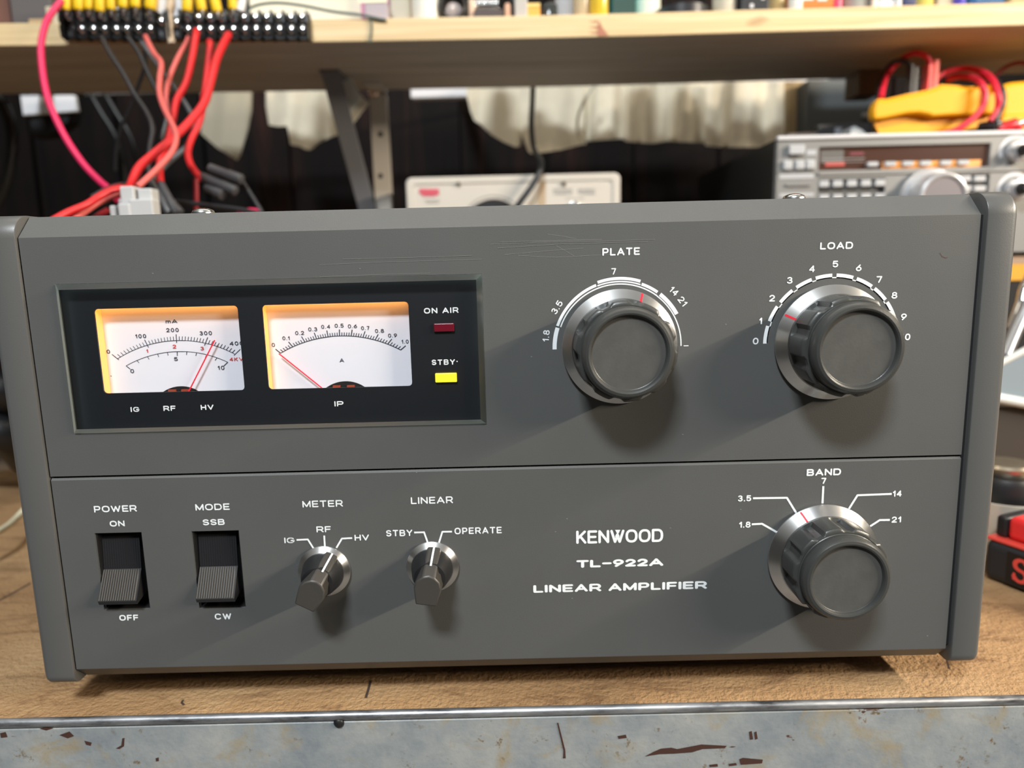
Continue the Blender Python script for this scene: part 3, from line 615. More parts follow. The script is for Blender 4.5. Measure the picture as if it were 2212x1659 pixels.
# --- rocker switches
RIBM = mat('ribbed_black_plastic', (.020, .020, .022), rough=.30)
def rocker(h, pt, pc, pl, label):
    x0, x1, z0, z1 = h
    hs = MB(); hs.plate([(x0, z0), (x0, z1), (x1, z1), (x1, z0)], [[(x0+.6, z0+.6), (x0+.6, z1-.6), (x1-.6, z1-.6), (x1-.6, z0+.6)]], .8, 9); hs.box(x0, x1, 9, 9.6, z0, z1)
    hs = lab(hs.build('switch_housing', BLK, amp), label)
    zt, zc, zl = P(*pt, 3.2).z, P(*pc, 2.0).z, P(*pl, -4.4).z; xa, xb = P(*pc, 2.0).x, 0; xb = xa+15.75
    mb = MB(); mb.prism([(4.6, zt+1.6), (3.2, zt), (2.2, zc), (-4.2, zl), (-3.6, zl-1.6), (7, zl+1), (8.6, zt)], xa, xb, 'x')
    d = Vector((0, -6.4, zl-zc)).normalized(); n = Vector((0, -d.z, d.y)); n = n if n.y < 0 else -n
    for i in range(16):
        x = xa+.25+i*(15.75-.5)/16; w = .52
        a, b = Vector((x, 2.2, zc))+d*.3, Vector((x, 2.2, zc))+d*(Vector((0, -6.4, zl-zc)).length-.3); X = Vector((w, 0, 0)); q = n*.38
        mb.cur = 1; mb.add([a, a+X, b+X, b, a+q+X*.2, a+q+X*.8, b+q+X*.8, b+q+X*.2], [(4, 5, 6, 7), (0, 1, 5, 4), (1, 2, 6, 5), (2, 3, 7, 6), (3, 0, 4, 7), (0, 3, 2, 1)]); mb.cur = 0
        a, b = Vector((x, 3.2, zt-.2)), Vector((x, 2.25, zc+.3)); q = Vector((0, -.16, 0))
        mb.add([a, a+X, b+X, b, a+q+X*.2, a+q+X*.8, b+q+X*.8, b+q+X*.2], [(4, 5, 6, 7), (0, 1, 5, 4), (1, 2, 6, 5), (2, 3, 7, 6), (3, 0, 4, 7), (0, 3, 2, 1)])
    mb.build('rocker', [RIBM, mat('worn_rib_plastic', (.10, .094, .085), rough=.32)], hs)
rocker(h1, CS(190, 540), CS(245, 915), CS(190, 1320), 'POWER rocker switch'); rocker(h2, CS(1388, 512), CS(1437, 885), CS(1392, 1290), 'MODE rocker switch')

# ------------------------------------------------------------------ shelf over the bench
def pine_mat():
    m = bpy.data.materials.new('pine_wood'); m.use_nodes = True; nt = m.node_tree; b = nt.nodes['Principled BSDF']
    g = noise_node(nt, coords(nt, (1.6, 12, 70)), 3.0, 6, .6, .8); k = noise_node(nt, coords(nt, (6, 14, 20)), 1.3, 3, .5, .3)
    r = ramp(nt, [(.32, (.58, .41, .21)), (.5, (.71, .53, .29)), (.68, (.79, .64, .40))]); nt.links.new(g, r.inputs[0])
    kn = ramp(nt, [(.75, (0, 0, 0)), (.81, (1, 1, 1))]); nt.links.new(k, kn.inputs[0])
    nt.links.new(mixc(nt, kn.outputs[0], r.outputs[0], (.30, .15, .06)), b.inputs['Base Color']); setin(b, Roughness=.55)
    return m
PINE = pine_mat()
SY0, SY1, ST = 345.0, 507.0, 17.6
SPX = [(-500, 101), (0, 99.5), (370, 96), (740, 90), (1106, 84), (1380, 77.6), (1640, 70), (2212, 54), (2700, 40)]
SB = [P(a, b, SY0) for a, b in SPX]                     # lower front edge, a slightly bowed board
def shelf_z(x, top=True):
    for a, b in zip(SB, SB[1:]):
        if a.x <= x <= b.x: return a.z+(b.z-a.z)*(x-a.x)/(b.x-a.x)+(ST if top else 0)
    return SB[-1].z+(ST if top else 0)
shelf = thing('wooden_shelf', (0, SY0, shelf_z(0, False)), 'long pale pine shelf board running across above the amplifier', 'shelf')
mb = MB(); mb.loops([[(p.x, SY0, p.z), (p.x, SY1, p.z), (p.x, SY1, p.z+ST), (p.x, SY0, p.z+ST)] for p in SB])
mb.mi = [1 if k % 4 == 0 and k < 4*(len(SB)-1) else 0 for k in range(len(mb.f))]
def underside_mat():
    m = bpy.data.materials.new('greyer_shelf_underside'); m.use_nodes = True; nt = m.node_tree; b = nt.nodes['Principled BSDF']  # lower face of the board, greyer and duller than the pine
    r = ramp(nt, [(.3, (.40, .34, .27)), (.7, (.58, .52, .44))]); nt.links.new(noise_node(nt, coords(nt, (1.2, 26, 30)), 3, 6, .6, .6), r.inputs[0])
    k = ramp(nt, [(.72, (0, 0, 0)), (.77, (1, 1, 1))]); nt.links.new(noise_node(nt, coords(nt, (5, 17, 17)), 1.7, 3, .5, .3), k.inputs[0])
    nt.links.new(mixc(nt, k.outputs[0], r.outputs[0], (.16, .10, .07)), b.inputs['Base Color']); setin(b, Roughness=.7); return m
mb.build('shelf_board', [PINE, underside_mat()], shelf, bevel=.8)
mb = MB()
FJ = mat('finger_joint_stain', (.42, .17, .10), rough=.6)
q = [P(a, b, SY0-.1) for a, b in ((1294, 44), (1302, 60), (1315, 77), (1291, 78), (1290, 60))]; mb.poly_xz([(p.x, p.z) for p in q], SY0-.1)
mb.build('finger_joint', FJ, shelf, fix=False)
for j, y in enumerate((46, 58, 70)):
    mb = MB(); q = [P(a, b, SY0-.1) for a, b in ((1270, y+1), (1292, y-2), (1290, y+4))]; mb.poly_xz([(p.x, p.z) for p in q], SY0-.1); mb.build('finger_joint', FJ, shelf, fix=False)

# --- barrier terminal strips screwed to the shelf edge
SCREW = mat('terminal_screw_steel', (.72, .72, .72), rough=.18, metal=1)
def terminal_strip(xs, ys, label):
    c = P(xs[0], 62, SY0); t = thing('terminal_strip', (c.x, SY0, c.z), label, 'terminal strip', 'terminal strips on the shelf edge')
    X = [P(a, 60, 337).x for a in xs]; pitch = (X[-1]-X[0])/(len(X)-1)
    zt, zb = P(xs[0], 26, 337).z, P(xs[0], 80, 337).z; zt2, zb2 = P(xs[-1], 30, 337).z, P(xs[-1], 82, 337).z
    mb = MB()
    f = lambda x, a, b: a+(b-a)*(x-X[0])/(X[-1]-X[0])
    mb.loops([[(x, 340, f(x, zb, zb2)), (x, SY0-.1, f(x, zb, zb2)), (x, SY0-.1, f(x, zt, zt2)), (x, 340, f(x, zt, zt2))] for x in (X[0]-pitch*.6, X[-1]+pitch*.6)])
    for x in [X[0]-pitch/2]+[a+pitch/2 for a in X]:
        za, zc = f(x, zb, zb2)-2.6, f(x, zt, zt2)+1.5
        mb.prism([(SY0-.1, za+2.4), (340, za), (333.5, za+1.5), (332.5, (za+zc)/2-2), (334.5, (za+zc)/2), (332.5, (za+zc)/2+2), (333.5, zc), (SY0-.1, zc)], x-.75, x+.75, 'x')
    mb.build('strip_base', BLK, t)
    for i, x in enumerate(X):
        for k, y in enumerate(ys[i]):
            z = P(xs[i], y, 337).z; m2 = MB(knobM((x, 340, z)))
            if y in (35.5, 66.5): m2.lathe([(3.0, 0), (3.4, .5), (2.6, .4), (1.6, .2), (.02, 0)], 14); m2.build('screw_socket', BLK, t, smooth=50)
            else: m2.lathe([(3.7, 0), (3.7, 1.6), (3.1, 2.7), (1.7, 3.4), (.02, 3.6)], 16); m2.build('terminal_screw', SCREW, t, smooth=60)
    return t
xs1 = [149, 175, 199.5, 224, 249, 272, 297, 323, 348]
xs2 = [381, 405, 429, 454, 478.5, 503, 528, 552, 577, 603, 629, 653]
ts1 = terminal_strip(xs1, [(34, 66.5)]+[(34, 62)]*7+[(45, 66.5)], 'black barrier terminal strip nearer the left end of the shelf edge')
ts2 = terminal_strip(xs2, [(48, 66.5)]+[(37, 63)]*11, 'longer black barrier terminal strip, right of the other one')

# --- crimp terminals and sleeves standing up from the strips
YEL = mat('yellow_nylon', (.85, .55, .01), rough=.45); TIN = mat('tinned_metal', (.7, .7, .7), rough=.3, metal=1); WHT = mat('white_sleeving', (.80, .80, .82), rough=.5)
def crimp(xb, yb, xt, w, label, group='yellow crimp terminals'):
    a, b = P(xb, yb, 334), P(xt, yb-62, 336); t = thing('crimp_terminal', a, label, 'crimp terminal', group)
    mb = MB(); mb.tube([a, a+(b-a)*.1, a+(b-a)*.5, b], lambda s: w*(.36 if s < .05 else .46), 14); mb.build('sleeve', YEL, t, smooth=50)
    c = P(xb, yb+13, 335.3); mb = MB(); mb.tube([c, (a+c)/2+Vector((0, -.6, 0)), a+(b-a)*.05], 1.5, 8); mb.build('tongue', TIN, t, smooth=50)
cr = [(144, 23, 143, 9.6), (171, 23, 170, 9.6), (192, 21, 193, 8.4), (217, 26, 216, 9.6), (241, 22, 240, 8.6), (267, 18, 266, 9.6), (293, 17, 293, 9.4), (324, 20, 330, 9.8), (404, 25, 408, 9.6), (437, 24, 427, 8.8), (470, 27, 456, 8.8), (503, 21, 502, 7.6)]
nm = ['first', 'second', 'third', 'fourth', 'fifth', 'sixth', 'seventh', 'eighth', 'ninth', 'tenth', 'eleventh', 'twelfth']
for (a, b, c, w), n in zip(cr, nm): crimp(a, b, c, w, f'yellow crimp terminal on the black strips, {n} from the left')
for pts, w, l in (([(254, 22), (247, 8), (243, -30)], 3.4, 'thin white sleeve between the fifth and sixth yellow crimps'), ([(519, 24), (523, 5), (526, -40)], 6.5, 'white sleeve right of the rightmost yellow crimp')):
    mb = MB(); mb.tube(spline([P(a, b, 336) for a, b in pts], 5), w/2, 12)
    tag(mb.build('wire_sleeve', WHT, origin=P(*pts[0], 336), smooth=50), l, 'sleeve')
t = thing('cable_tag', P(362, 36, 337), 'white tag with a tan blob in the gap between the two terminal strips', 'tag')
mb = MB(); q = [P(a, b, 338) for a, b in ((333, -30), (333, 20), (345, 28), (360, 35), (392, 34), (392, -30))]; mb.prism([(p.x, p.z) for p in q], 338, 339.5); mb.build('tag_sheet', WHT, t)
mb = MB(); mb.tube(spline([P(a, b, 337) for a, b in ((366, -20), (369, 8), (366, 22), (367, 45), (367, 70), (372, 94))], 4), lambda s: 3.4 if s < .45 else 2.6+1.6*max(0, s-.7), 12); mb.build('glue_run', mat('tan_glue', (.62, .48, .33), rough=.5), t, smooth=50)

# ------------------------------------------------------------------ wires under the strips
RED = mat('red_insulation', (.62, .014, .018), rough=.45); PNK = mat('faded_red_insulation', (.62, .115, .10), rough=.5); MAG = mat('magenta_insulation', (.70, .018, .10), rough=.5)
BLW = mat('black_insulation', (.018, .018, .020), rough=.4); DRD = mat('dark_red_insulation', (.25, .008, .015), rough=.5); GRW = mat('green_grey_wire', (.07, .10, .09), rough=.5)
C1 = crop(0, 0, 2.989)
def wire(pts, r, m, label, cat='wire', group='wires hanging from the terminal strips', name='wire', F=None, Y0=None, Y1=None, n=8):
    """pts: (x, y[, Y]) picture points; depth runs from Y0 to Y1"""
    q = []
    for i, p in enumerate(pts):
        y = p[2] if len(p) > 2 else Y0+(Y1-Y0)*i/(len(pts)-1); a = F(p[0], p[1]) if F else p[:2]; q.append(P(a[0], a[1], y))
    mb = MB(); mb.tube(spline(q, 6), r, n+2)
    return tag(mb.build(name, m, origin=q[-1], smooth=60), label, cat, group)
wire([(400, 0), (330, 90), (290, 170), (265, 300), (275, 460), (300, 600), (340, 720), (430, 900), (540, 1060), (640, 1165), (700, 1218), (760, 1290)], 2.5, MAG, 'magenta wire bowing out past the left end of the strips', F=C1, Y0=330, Y1=262)
wire([(1475, 225), (1440, 290), (1400, 380), (1368, 500), (1320, 660), (1230, 780), (1120, 890), (1000, 990), (900, 1080), (850, 1190), (835, 1240)], 3.0, RED, 'thick bright red wire from the right strip down to the grey connectors', F=C1, Y0=331, Y1=188)
wire([(1268, 200), (1262, 245), (1235, 400), (1200, 540), (1140, 650), (1115, 780), (1090, 900), (1045, 1000), (1030, 1090), (1035, 1180)], 2.6, RED, 'red wire dropping straight into the black two-finger connector', F=C1, Y0=331, Y1=235)
wire([(940, 235), (955, 270), (995, 345), (1040, 405), (1032, 500), (1030, 600), (1060, 700), (1105, 790), (1138, 880), (1110, 980), (1010, 1095), (890, 1205)], 2.0, PNK, 'faded pink wire from the left strip, kinked near its top', F=C1, Y0=331, Y1=192)
wire([(1215, 245), (1200, 285), (1150, 370), (1095, 500), (1073, 620), (1095, 745), (1140, 860), (1125, 960), (1060, 1050)], 1.9, PNK, 'faded pink wire from the right strip beside the bright red one', F=C1, Y0=331, Y1=262)
wire([(1352, 270), (1358, 300), (1340, 450), (1322, 600), (1290, 780), (1235, 900), (1213, 990), (1240, 1080), (1305, 1155)], 2.5, RED, 'red wire curling down to the two black barrels', F=C1, Y0=331, Y1=262)
wire([(655, 235), (670, 270), (720, 360), (800, 480), (870, 610), (950, 730), (985, 830), (970, 950), (960, 1080), (985, 1180)], 1.9, BLW, 'black wire, leftmost under the strips', F=C1, Y0=331, Y1=240)
wire([(825, 240), (890, 330), (935, 425), (985, 530), (1040, 640), (1075, 760), (1040, 900)], 1.7, BLW, 'black wire, second from the left under the strips', F=C1, Y0=331, Y1=300)
wire([(915, 270), (1000, 390), (1070, 490), (1150, 600), (1235, 735), (1258, 830), (1205, 940), (1090, 1050), (990, 1150)], 1.9, mat('lit_black_insulation', (.10, .10, .105), rough=.4), 'black wire tinted grey as if lit, looping behind the red wires', F=C1, Y0=340, Y1=285)  # black wire; the light on it is mixed into a greyer colour
wire([(935, 300), (935, 430), (890, 560), (840, 700), (780, 830), (752, 960), (745, 1100)], 1.6, BLW, 'dim black wire slanting left behind the others', F=C1, Y0=345, Y1=380)
for i, (pts, r, m, l) in enumerate((
    ([(820, 1215), (740, 1225), (640, 1270), (560, 1320), (440, 1370), (330, 1430), (250, 1480)], 2.2, RED, 'bright red wire running left from the grey connector block, lowest in front'),
    ([(800, 1240), (720, 1270), (620, 1320), (540, 1375), (460, 1430)], 1.8, PNK, 'faded pink wire running left from the grey connector block'),
    ([(780, 1200), (700, 1225), (600, 1290), (520, 1345), (430, 1400)], 1.9, DRD, 'dark red wire running left from the grey connector block, behind the brighter ones'),
    ([(690, 1360), (640, 1390), (590, 1425)], 2.0, DRD, 'short dark red wire end just above the amplifier edge'),
    ([(840, 1190), (760, 1195), (680, 1225), (590, 1275)], 1.6, BLW, 'black wire tucked behind the red ones left of the grey connector block'))):
    wire(pts, r, m, l, F=C1, Y0=196+i*9, Y1=150+i*14, group='wires lying behind the amplifier edge')
wire([(1265, 1150), (1268, 1250), (1268, 1400)], 1.9, DRD, 'dark red wire hanging straight down behind the black barrels', F=C1, Y0=300, Y1=300)
wire([(1560, 1165), (1610, 1240), (1660, 1320), (1720, 1420)], 1.7, BLW, 'black lead from the upper black barrel down to the right', F=C1, Y0=270, Y1=255)
wire([(1140, 1300), (1300, 1320), (1500, 1345), (1700, 1380)], 1.8, BLW, 'black lead lying level just above the amplifier edge', F=C1, Y0=270, Y1=250, group='wires lying behind the amplifier edge')
wire([(1540, 1385), (1610, 1362), (1690, 1370)], 2.2, MAG, 'magenta stub showing just above the amplifier edge', F=C1, Y0=262, Y1=258, group='wires lying behind the amplifier edge')
wire([(1585, 85), (1620, 50), (1690, 27), (1800, 19), (1950, 36), (2150, 75), (2330, 97), (2440, 120), (2495, 131)], 1.1, GRW, 'thin green-grey wire arching along the shelf front', F=C1, Y0=339, Y1=343.5)
wire([(800, 40), (803, 60), (799, 93)], .8, GRW, 'thin grey wire crossing the pine edge', Y0=343.5, Y1=343.5, group=None)

# --- connectors hanging on the wires
GCON = mat('grey_connector_plastic', (.50, .50, .50), rough=.5)
C7b = crop(180, 340, 5.267); c = P(*C7b(620, 680), 185)
t = thing('grey_connector', (c.x, 185, 97.1), 'pale grey stepped connector block hanging on the red wires at upper left', 'connector')
for x0, x1, y0, dy in ((455, 608, 338, 0), (638, 797, 358, 2), (392, 480, 470, 5), (600, 862, 492, -4), (485, 615, 540, -5), (372, 440, 560, -3)):
    a, b = P(*C7b(x0, y0), 185), P(*C7b(x1, y0), 185); MB().box(a.x, b.x, 180+dy, 190+dy, 97.1, a.z).build('connector_housing', GCON, t, bevel=.8)
def barrel_pair(name, ends, r, Y, label):
    t = thing(name, P(*C7b(*ends[0][0]), Y), label, 'connector')
    for a, b in ends:
        p, q = P(*C7b(*a), Y), P(*C7b(*b), Y-6); d = q-p
        mb = MB(); mb.tube([p, p+d*.03, p+d*.55, p+d*.58, p+d*.97, q], lambda s: r*(.7 if s < .1 or s > .97 else (.92 if s < .5 else 1.05)), 14)
        mb.build('connector_barrel', mat('grey_black_plastic', (.055, .055, .058), rough=.4), t, smooth=40)
barrel_pair('barrel_connector', [((1335, 215), (1745, 385)), ((1430, 115), (1810, 255)), ((1400, 340), (1590, 430))], 3.6, 264, 'pair of dark barrel connectors right of the hanging red wires')
barrel_pair('finger_connector', [((775, 262), (985, 645)), ((870, 285), (1075, 650)), ((830, 330), (1110, 640))], 3.0, 236, 'black two-finger connector right of the grey connector block')

# ------------------------------------------------------------------ bracket, cloths, white instrument
BRK = mat('dark_bracket_paint', (.17, .17, .178), rough=.5); UPR = mat('pale_upright_metal', (.60, .55, .48), rough=.5, metal=.1)
a = P(803, 300, 500); b = P(838, 300, 500)
t = thing('shelf_bracket', (a.x, 500, BZ), 'steel shelf bracket with dark slanting brace and pale upright', 'bracket')
zt = P(820, 203, 500).z
mb = MB(); mb.box(a.x, b.x, 500, 501.5, BZ, zt); mb.box(a.x, a.x+1.5, 501.5, 512, BZ, zt); mb.box(b.x-1.5, b.x, 501.5, 512, BZ, zt); mb.build('upright', UPR, t)
for y in (290, 380, 470):
    c = P(822, y, 499.8); mb = MB(knobM((c.x, 500, c.z))); mb.lathe([(2.6, .05), (2.6, .2), (.02, .2)], 16); mb.build('bolt_hole', BLKM, t)
c = P(808, 199, 500); mb = MB(knobM((c.x, 500, c.z))); mb.lathe([(5.5, 0), (5.5, 1.5), (4, 3.4), (.02, 4)], 18); mb.build('bolt', mat('brassy_bolt', (.75, .55, .42), rough=.25, metal=1), t, smooth=50)
p0, p1 = P(712, 152, 428), P(800, 478, 494)
mb = MB(); w = 9.0
mb.loops([[(p.x-w, p.y, p.z), (p.x+w, p.y, p.z), (p.x+w, p.y+3, p.z+.5), (p.x-w, p.y+3, p.z+.5)] for p in (p0, p1)]); mb.build('diagonal_brace', BRK, t, bevel=.4)
p2 = P(715, 152, 428); zc = shelf_z(p2.x, False)
MB().box(p0.x-w, p0.x+w, 426, 470, zc-2.6, zc-.1).build('brace_foot', BRK, t); MB().box(a.x, b.x, 470, 511, zc-3, zc-.1).build('brace_foot', UPR, t)

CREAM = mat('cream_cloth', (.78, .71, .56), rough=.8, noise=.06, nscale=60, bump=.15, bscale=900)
TANC = mat('tan_cloth', (.42, .31, .17), rough=.85, noise=.08, nscale=60)
def cloth(bottom, top, Y, label, m=CREAM, amp=5, freq=.06, ph=0, group='cloths hanging behind the shelf', slant=None):
    """hanging sheet with soft folds; bottom outline as picture points"""
    n, rows = 46, 14; x0, x1 = bottom[0][0], bottom[-1][0]; G_ = []
    def yb(x):
        for (a, b), (c, d) in zip(bottom, bottom[1:]):
            if a <= x <= c: return b+(d-b)*(x-a)/max(c-a, 1e-6)
    for r in range(rows+1):
        row = []
        for i in range(n+1):
            x = x0+(x1-x0)*i/n; s = r/rows; y = top+(yb(x)-top)*s
            xx = x+(slant(s, i/n) if slant else 0)
            row.append(P(xx, y, Y+amp*(.5+.5*s)*(sin(x*freq+ph)+.4*sin(x*freq*2.3+ph*2+s*1.5))))
        G_.append(row)
    front = [p for row in G_ for p in row]; back = [p+Vector((0, 1.2, 0)) for p in front]; N = len(front); W_ = n+1; fs = []
    for r in range(rows):
        for i in range(n):
            k = r*W_+i; fs += [(k, k+W_, k+W_+1, k+1), (N+k, N+k+1, N+k+W_+1, N+k+W_)]
    rim = [i for i in range(W_)]+[r*W_+n for r in range(1, rows+1)]+[rows*W_+i for i in range(n-1, -1, -1)]+[r*W_ for r in range(rows-1, 0, -1)]
    fs += [(rim[i], rim[(i+1) % len(rim)], rim[(i+1) % len(rim)]+N, rim[i]+N) for i in range(len(rim))]
    mb = MB(); mb.add(front+back, fs)
    return tag(mb.build('hanging_cloth', m, origin=G_[0][n//2], smooth=70), label, 'cloth', group)
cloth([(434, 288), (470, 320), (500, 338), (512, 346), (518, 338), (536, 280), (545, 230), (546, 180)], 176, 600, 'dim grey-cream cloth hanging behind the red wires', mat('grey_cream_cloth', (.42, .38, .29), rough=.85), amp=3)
cloth([(574, 230), (581, 270), (600, 273), (622, 272), (626, 312), (648, 316), (660, 323), (672, 324), (684, 312), (715, 296), (738, 288)], 176, 585, 'cream cloth just left of the slanting brace', amp=9, freq=.045, ph=1.2)
cloth([(1008, 205), (1016, 240), (1024, 260), (1034, 266), (1060, 290), (1090, 308), (1115, 318), (1126, 314)], 176, 580, 'cream cloth with a rounded lower left corner', amp=7, freq=.05, ph=.3)
cloth([(1122, 280), (1130, 300), (1141, 328), (1150, 332), (1160, 331), (1210, 324), (1262, 311)], 176, 574, 'pale cream cloth with the lowest hem, right of the rounded one', amp=5, freq=.045, ph=2.2)
cloth([(1256, 306), (1300, 302), (1345, 299), (1350, 305), (1410, 310), (1440, 305), (1520, 308), (1534, 312)], 176, 588, 'widest cream cloth with many folds in the middle of the row', amp=9, freq=.075, ph=.9)
cloth([(1524, 314), (1560, 318), (1640, 318), (1682, 314), (1694, 300)], 176, 578, 'pale cloth at the right of the row, above the transceiver', amp=8, freq=.06, ph=2.8)
cloth([(1672, 296), (1720, 300), (1766, 302)], 176, 592, 'tan brown cloth at the right end of the row', TANC, amp=4, freq=.05, slant=lambda s, u: -24*(1-s)*u)
t = thing('hanging_rail', P(888, 200, 600), 'white rail peeping out from under the shelf left of the cloths', 'rail')
a, b = P(886, 190, 606), P(1790, 190, 606); z1, z0 = P(900, 188, 606).z, P(900, 212, 606).z
MB().box(a.x, b.x, 606, 622, z0, z1+6).build('rail_bar', mat('white_rail_paint', (.78, .76, .78), rough=.35), t, bevel=1.5)
a2 = P(175, 180, 606)
for x in (a.x+60, b.x-40): MB().box(x-8, x+8, 622, 760, z1, z1+5).build('rail_arm', BRK, t)
MB().box(a2.x, a.x-.5, 608, 616, z1+1, z1+5).build('rail_rod', BRK, t)
t = thing('folded_sheet', P(750, 160, 455), 'small white folded sheet right of the slanting brace, under the shelf', 'sheet')
mb = MB(); q = [P(a, b, 458) for a, b in ((722, 142), (750, 142), (764, 180), (780, 206), (768, 228), (754, 248), (745, 235))]; mb.prism([(p.x, p.z) for p in q], 458, 461); mb.build('sheet', mat('white_sheet', (.78, .78, .72), rough=.6), t)
mb = MB(); q = [P(a, b, 463) for a, b in ((770, 198), (797, 222), (764, 266), (748, 250))]; mb.prism([(p.x, p.z) for p in q], 461.5, 464); lab(mb.build('backing', CREAM, t), 'cream backing strip')
t = thing('white_label_plate', P(105, 228, 562), 'small white plate on a black block under the left of the shelf', 'plate')
q = [P(a, b, 562) for a, b in ((43, 206), (160, 205), (167, 240), (49, 249))]; mb = MB(); mb.prism([(p.x, p.z) for p in q], 562, 568); mb.build('plate', mat('white_plate', (.85, .85, .88), rough=.4, emit=None), t, bevel=1)
q = [P(a, b, 570) for a, b in ((62, 192), (162, 192), (150, 262), (110, 292), (70, 296))]; mb = MB(); mb.prism([(p.x, p.z) for p in q], 568.1, 590); mb.build('block', BLKM, t)
h_ = P(110, 200, 570).x; MB().box(h_-8, h_+8, SY1-.05, 572, shelf_z(h_)-6, shelf_z(h_)-3).build('hanger', BLKM, t)
wire([(-25, 190), (0, 215), (18, 250), (26, 290), (24, 340), (10, 400), (-15, 450), (-30, 500)], 6, BLK, 'thick black cable curving in at the left edge', 'cable', None, 'cable', Y0=520, Y1=520)
for x, l in ((200, 'left one of two slanting black leads under the shelf, near the white plate'), (232, 'right one of two slanting black leads under the shelf, near the white plate')):
    wire([(x-10, 186.5, 611), (x-4, 203, 603), (x+20, 245), (x+52, 300), (x+70, 380), (x+70, 480)], 3.0, BLK, l, 'lead', 'black leads under the shelf', 'lead', Y0=600, Y1=600)

INS = mat('ivory_enamel', (.62, .57, .50), rough=.4, noise=.05, nscale=12)
a, b = P(876, 384, 440), P(1340, 384, 440); zt = a.z
t = thing('test_instrument', ((a.x+b.x)/2, 440, BZ), 'ivory instrument case with big black dial behind the amplifier', 'instrument')
def slab(mb, x0, x1, z0, z1, r, y0, y1): mb.prism(rrect(x0, x1, z0, z1, r, 6), y0, y1)
mb = MB(); slab(mb, a.x, b.x, BZ, zt, 6, 440, 560); mb.build('case', INS, t, bevel=1.2)
mb = MB(); mb.plate(rrect(a.x+1, b.x-1, BZ+1, zt-1, 6), [rrect(a.x+7, b.x-7, BZ+7, zt-6.5, 4)], 438.6, 440); mb.build('front_rim', INS, t)
c = P(1067, 497, 438); mb = MB(knobM((c.x, 440, c.z))); mb.lathe([(30, 0), (29.5, 5), (27, 8), (6, 8.5), (.02, 8.5)], 64); mb.build('dial_knob', BLK, t, smooth=30)
mb = MB(knobM((c.x, 440, c.z))); mb.lathe([(33.5, .1), (33.5, .5), (32.7, .5), (32.7, .1)], 64, cap0=False, cap1=False); mb.build('dial_ring', mat('grey_print', (.28, .26, .24), rough=.6), t)
c = P(1240, 449, 438); mb = MB(knobM((c.x, 440, c.z))); mb.lathe([(6.5, 0), (6.2, 3), (4, 4), (3.5, 9), (.02, 9.4)], 24); mb.build('small_knob', STEEL, t, smooth=40)
for x, y in ((990, 397), (1218, 397)): c = P(x, y, 438); mb = MB(knobM((c.x, 438.6, c.z))); mb.lathe([(2.2, 0), (2.0, 1), (.02, 1.2)], 14); mb.build('case_screw', mat('dark_screw', (.2, .17, .13), rough=.4, metal=1), t, smooth=40)
CI = crop(860, 360, 4.424)
mb = MB()                                              # the blurred red emblem and grey lines of print
for i, y in enumerate((216, 226, 236, 246, 256, 268, 280)): lines(mb, [CI(205+(i > 4)*25-(i % 2)*8, y), CI(388-(i > 5)*30+(i % 2)*6, y+1)], 2.2, 440, -.3)
lab(mb.build('emblem', mat('red_emblem_print', (.62, .09, .13), rough=.6), t, fix=False), 'blurred red emblem')
mb = MB()
for x0, x1 in ((1488, 1660), (1722, 1890)):
    x = x0
    while x < x1: lines(mb, [CI(x, 210+(x*7 % 9)), CI(x+4, 272-(x*5 % 11))], 1.6, 440, -.3); x += 24
    lines(mb, [CI(x0, 222), CI(x1, 218)], 1.4, 440, -.3); lines(mb, [CI(x0+15, 262), CI(x1-5, 258)], 1.4, 440, -.3)
for y, x0, x1 in ((306, 1600, 1780), (325, 250, 400), (345, 270, 390)): lines(mb, [CI(x0, y), CI(x1, y-2)], 1.6, 440, -.3)
mb.build('print', mat('grey_case_print', (.25, .24, .23), rough=.6), t, fix=False)
mb = MB(); q = [P(a, b, 439.8) for a, b in ((1168, 386), (1180, 386), (1178, 445), (1160, 445))]; mb.poly_xz([(p.x, p.z) for p in q], 439.75); mb.build('stain', mat('brown_stain', (.46, .34, .22), rough=.6), t, fix=False)
wire([(1152, 170, 530), (1150, 220, 525), (1148, 270, 515), (1153, 320, 480), (1166, 345, 445), (1168, 365, 430), (1150, 400, 426), (1124, 436, 424), (1112, 456, 424), (1100, 490, 424)], 3.0, BLK, 'black cable hanging in front of the cloths down to the ivory instrument', 'cable', None, 'cable')
wire([(1290, 178, 540), (1276, 195, 540), (1258, 225, 540), (1247, 262, 540), (1250, 292, 540), (1264, 312, 540)], 1.5, mat('cream_cord', (.62, .58, .46), rough=.5), 'thin pale cord looping down in front of the widest cloth', 'cord', None, 'cord')

# ------------------------------------------------------------------ transceiver on a black case, right of the amplifier
TY = 345.0
def T(x, y, Y=TY): return P(x, y, Y)
SILV = mat('silver_grey_plastic', (.215, .215, .212), rough=.42); SILK = mat('pale_key_plastic', (.43, .44, .46), rough=.4); DKG = mat('dark_grey_recess', (.075, .076, .075), rough=.55)
tl, tr = T(1679, 303), T(2212, 291); tz1 = (tl.z+tr.z)/2; tz0 = tz1-97; tx0 = T(1676, 430).x; tx1 = tx0+272
tc = thing('transceiver', ((tx0+tx1)/2, TY, tz0), 'silver grey radio transceiver with amber display, right of the ivory instrument', 'radio')
dw = [T(1770, 316), T(2141, 310), T(2141, 360), T(1770, 368)]; DX0, DX1 = dw[0].x, dw[1].x; DZ1, DZ0 = (dw[0].z+dw[1].z)/2, (dw[2].z+dw[3].z)/2
kw = [T(1768, 388), T(1913, 384)]; KX0, KX1, KZ1, KZ0 = kw[0].x, kw[1].x, (kw[0].z+kw[1].z)/2, T(1840, 446).z
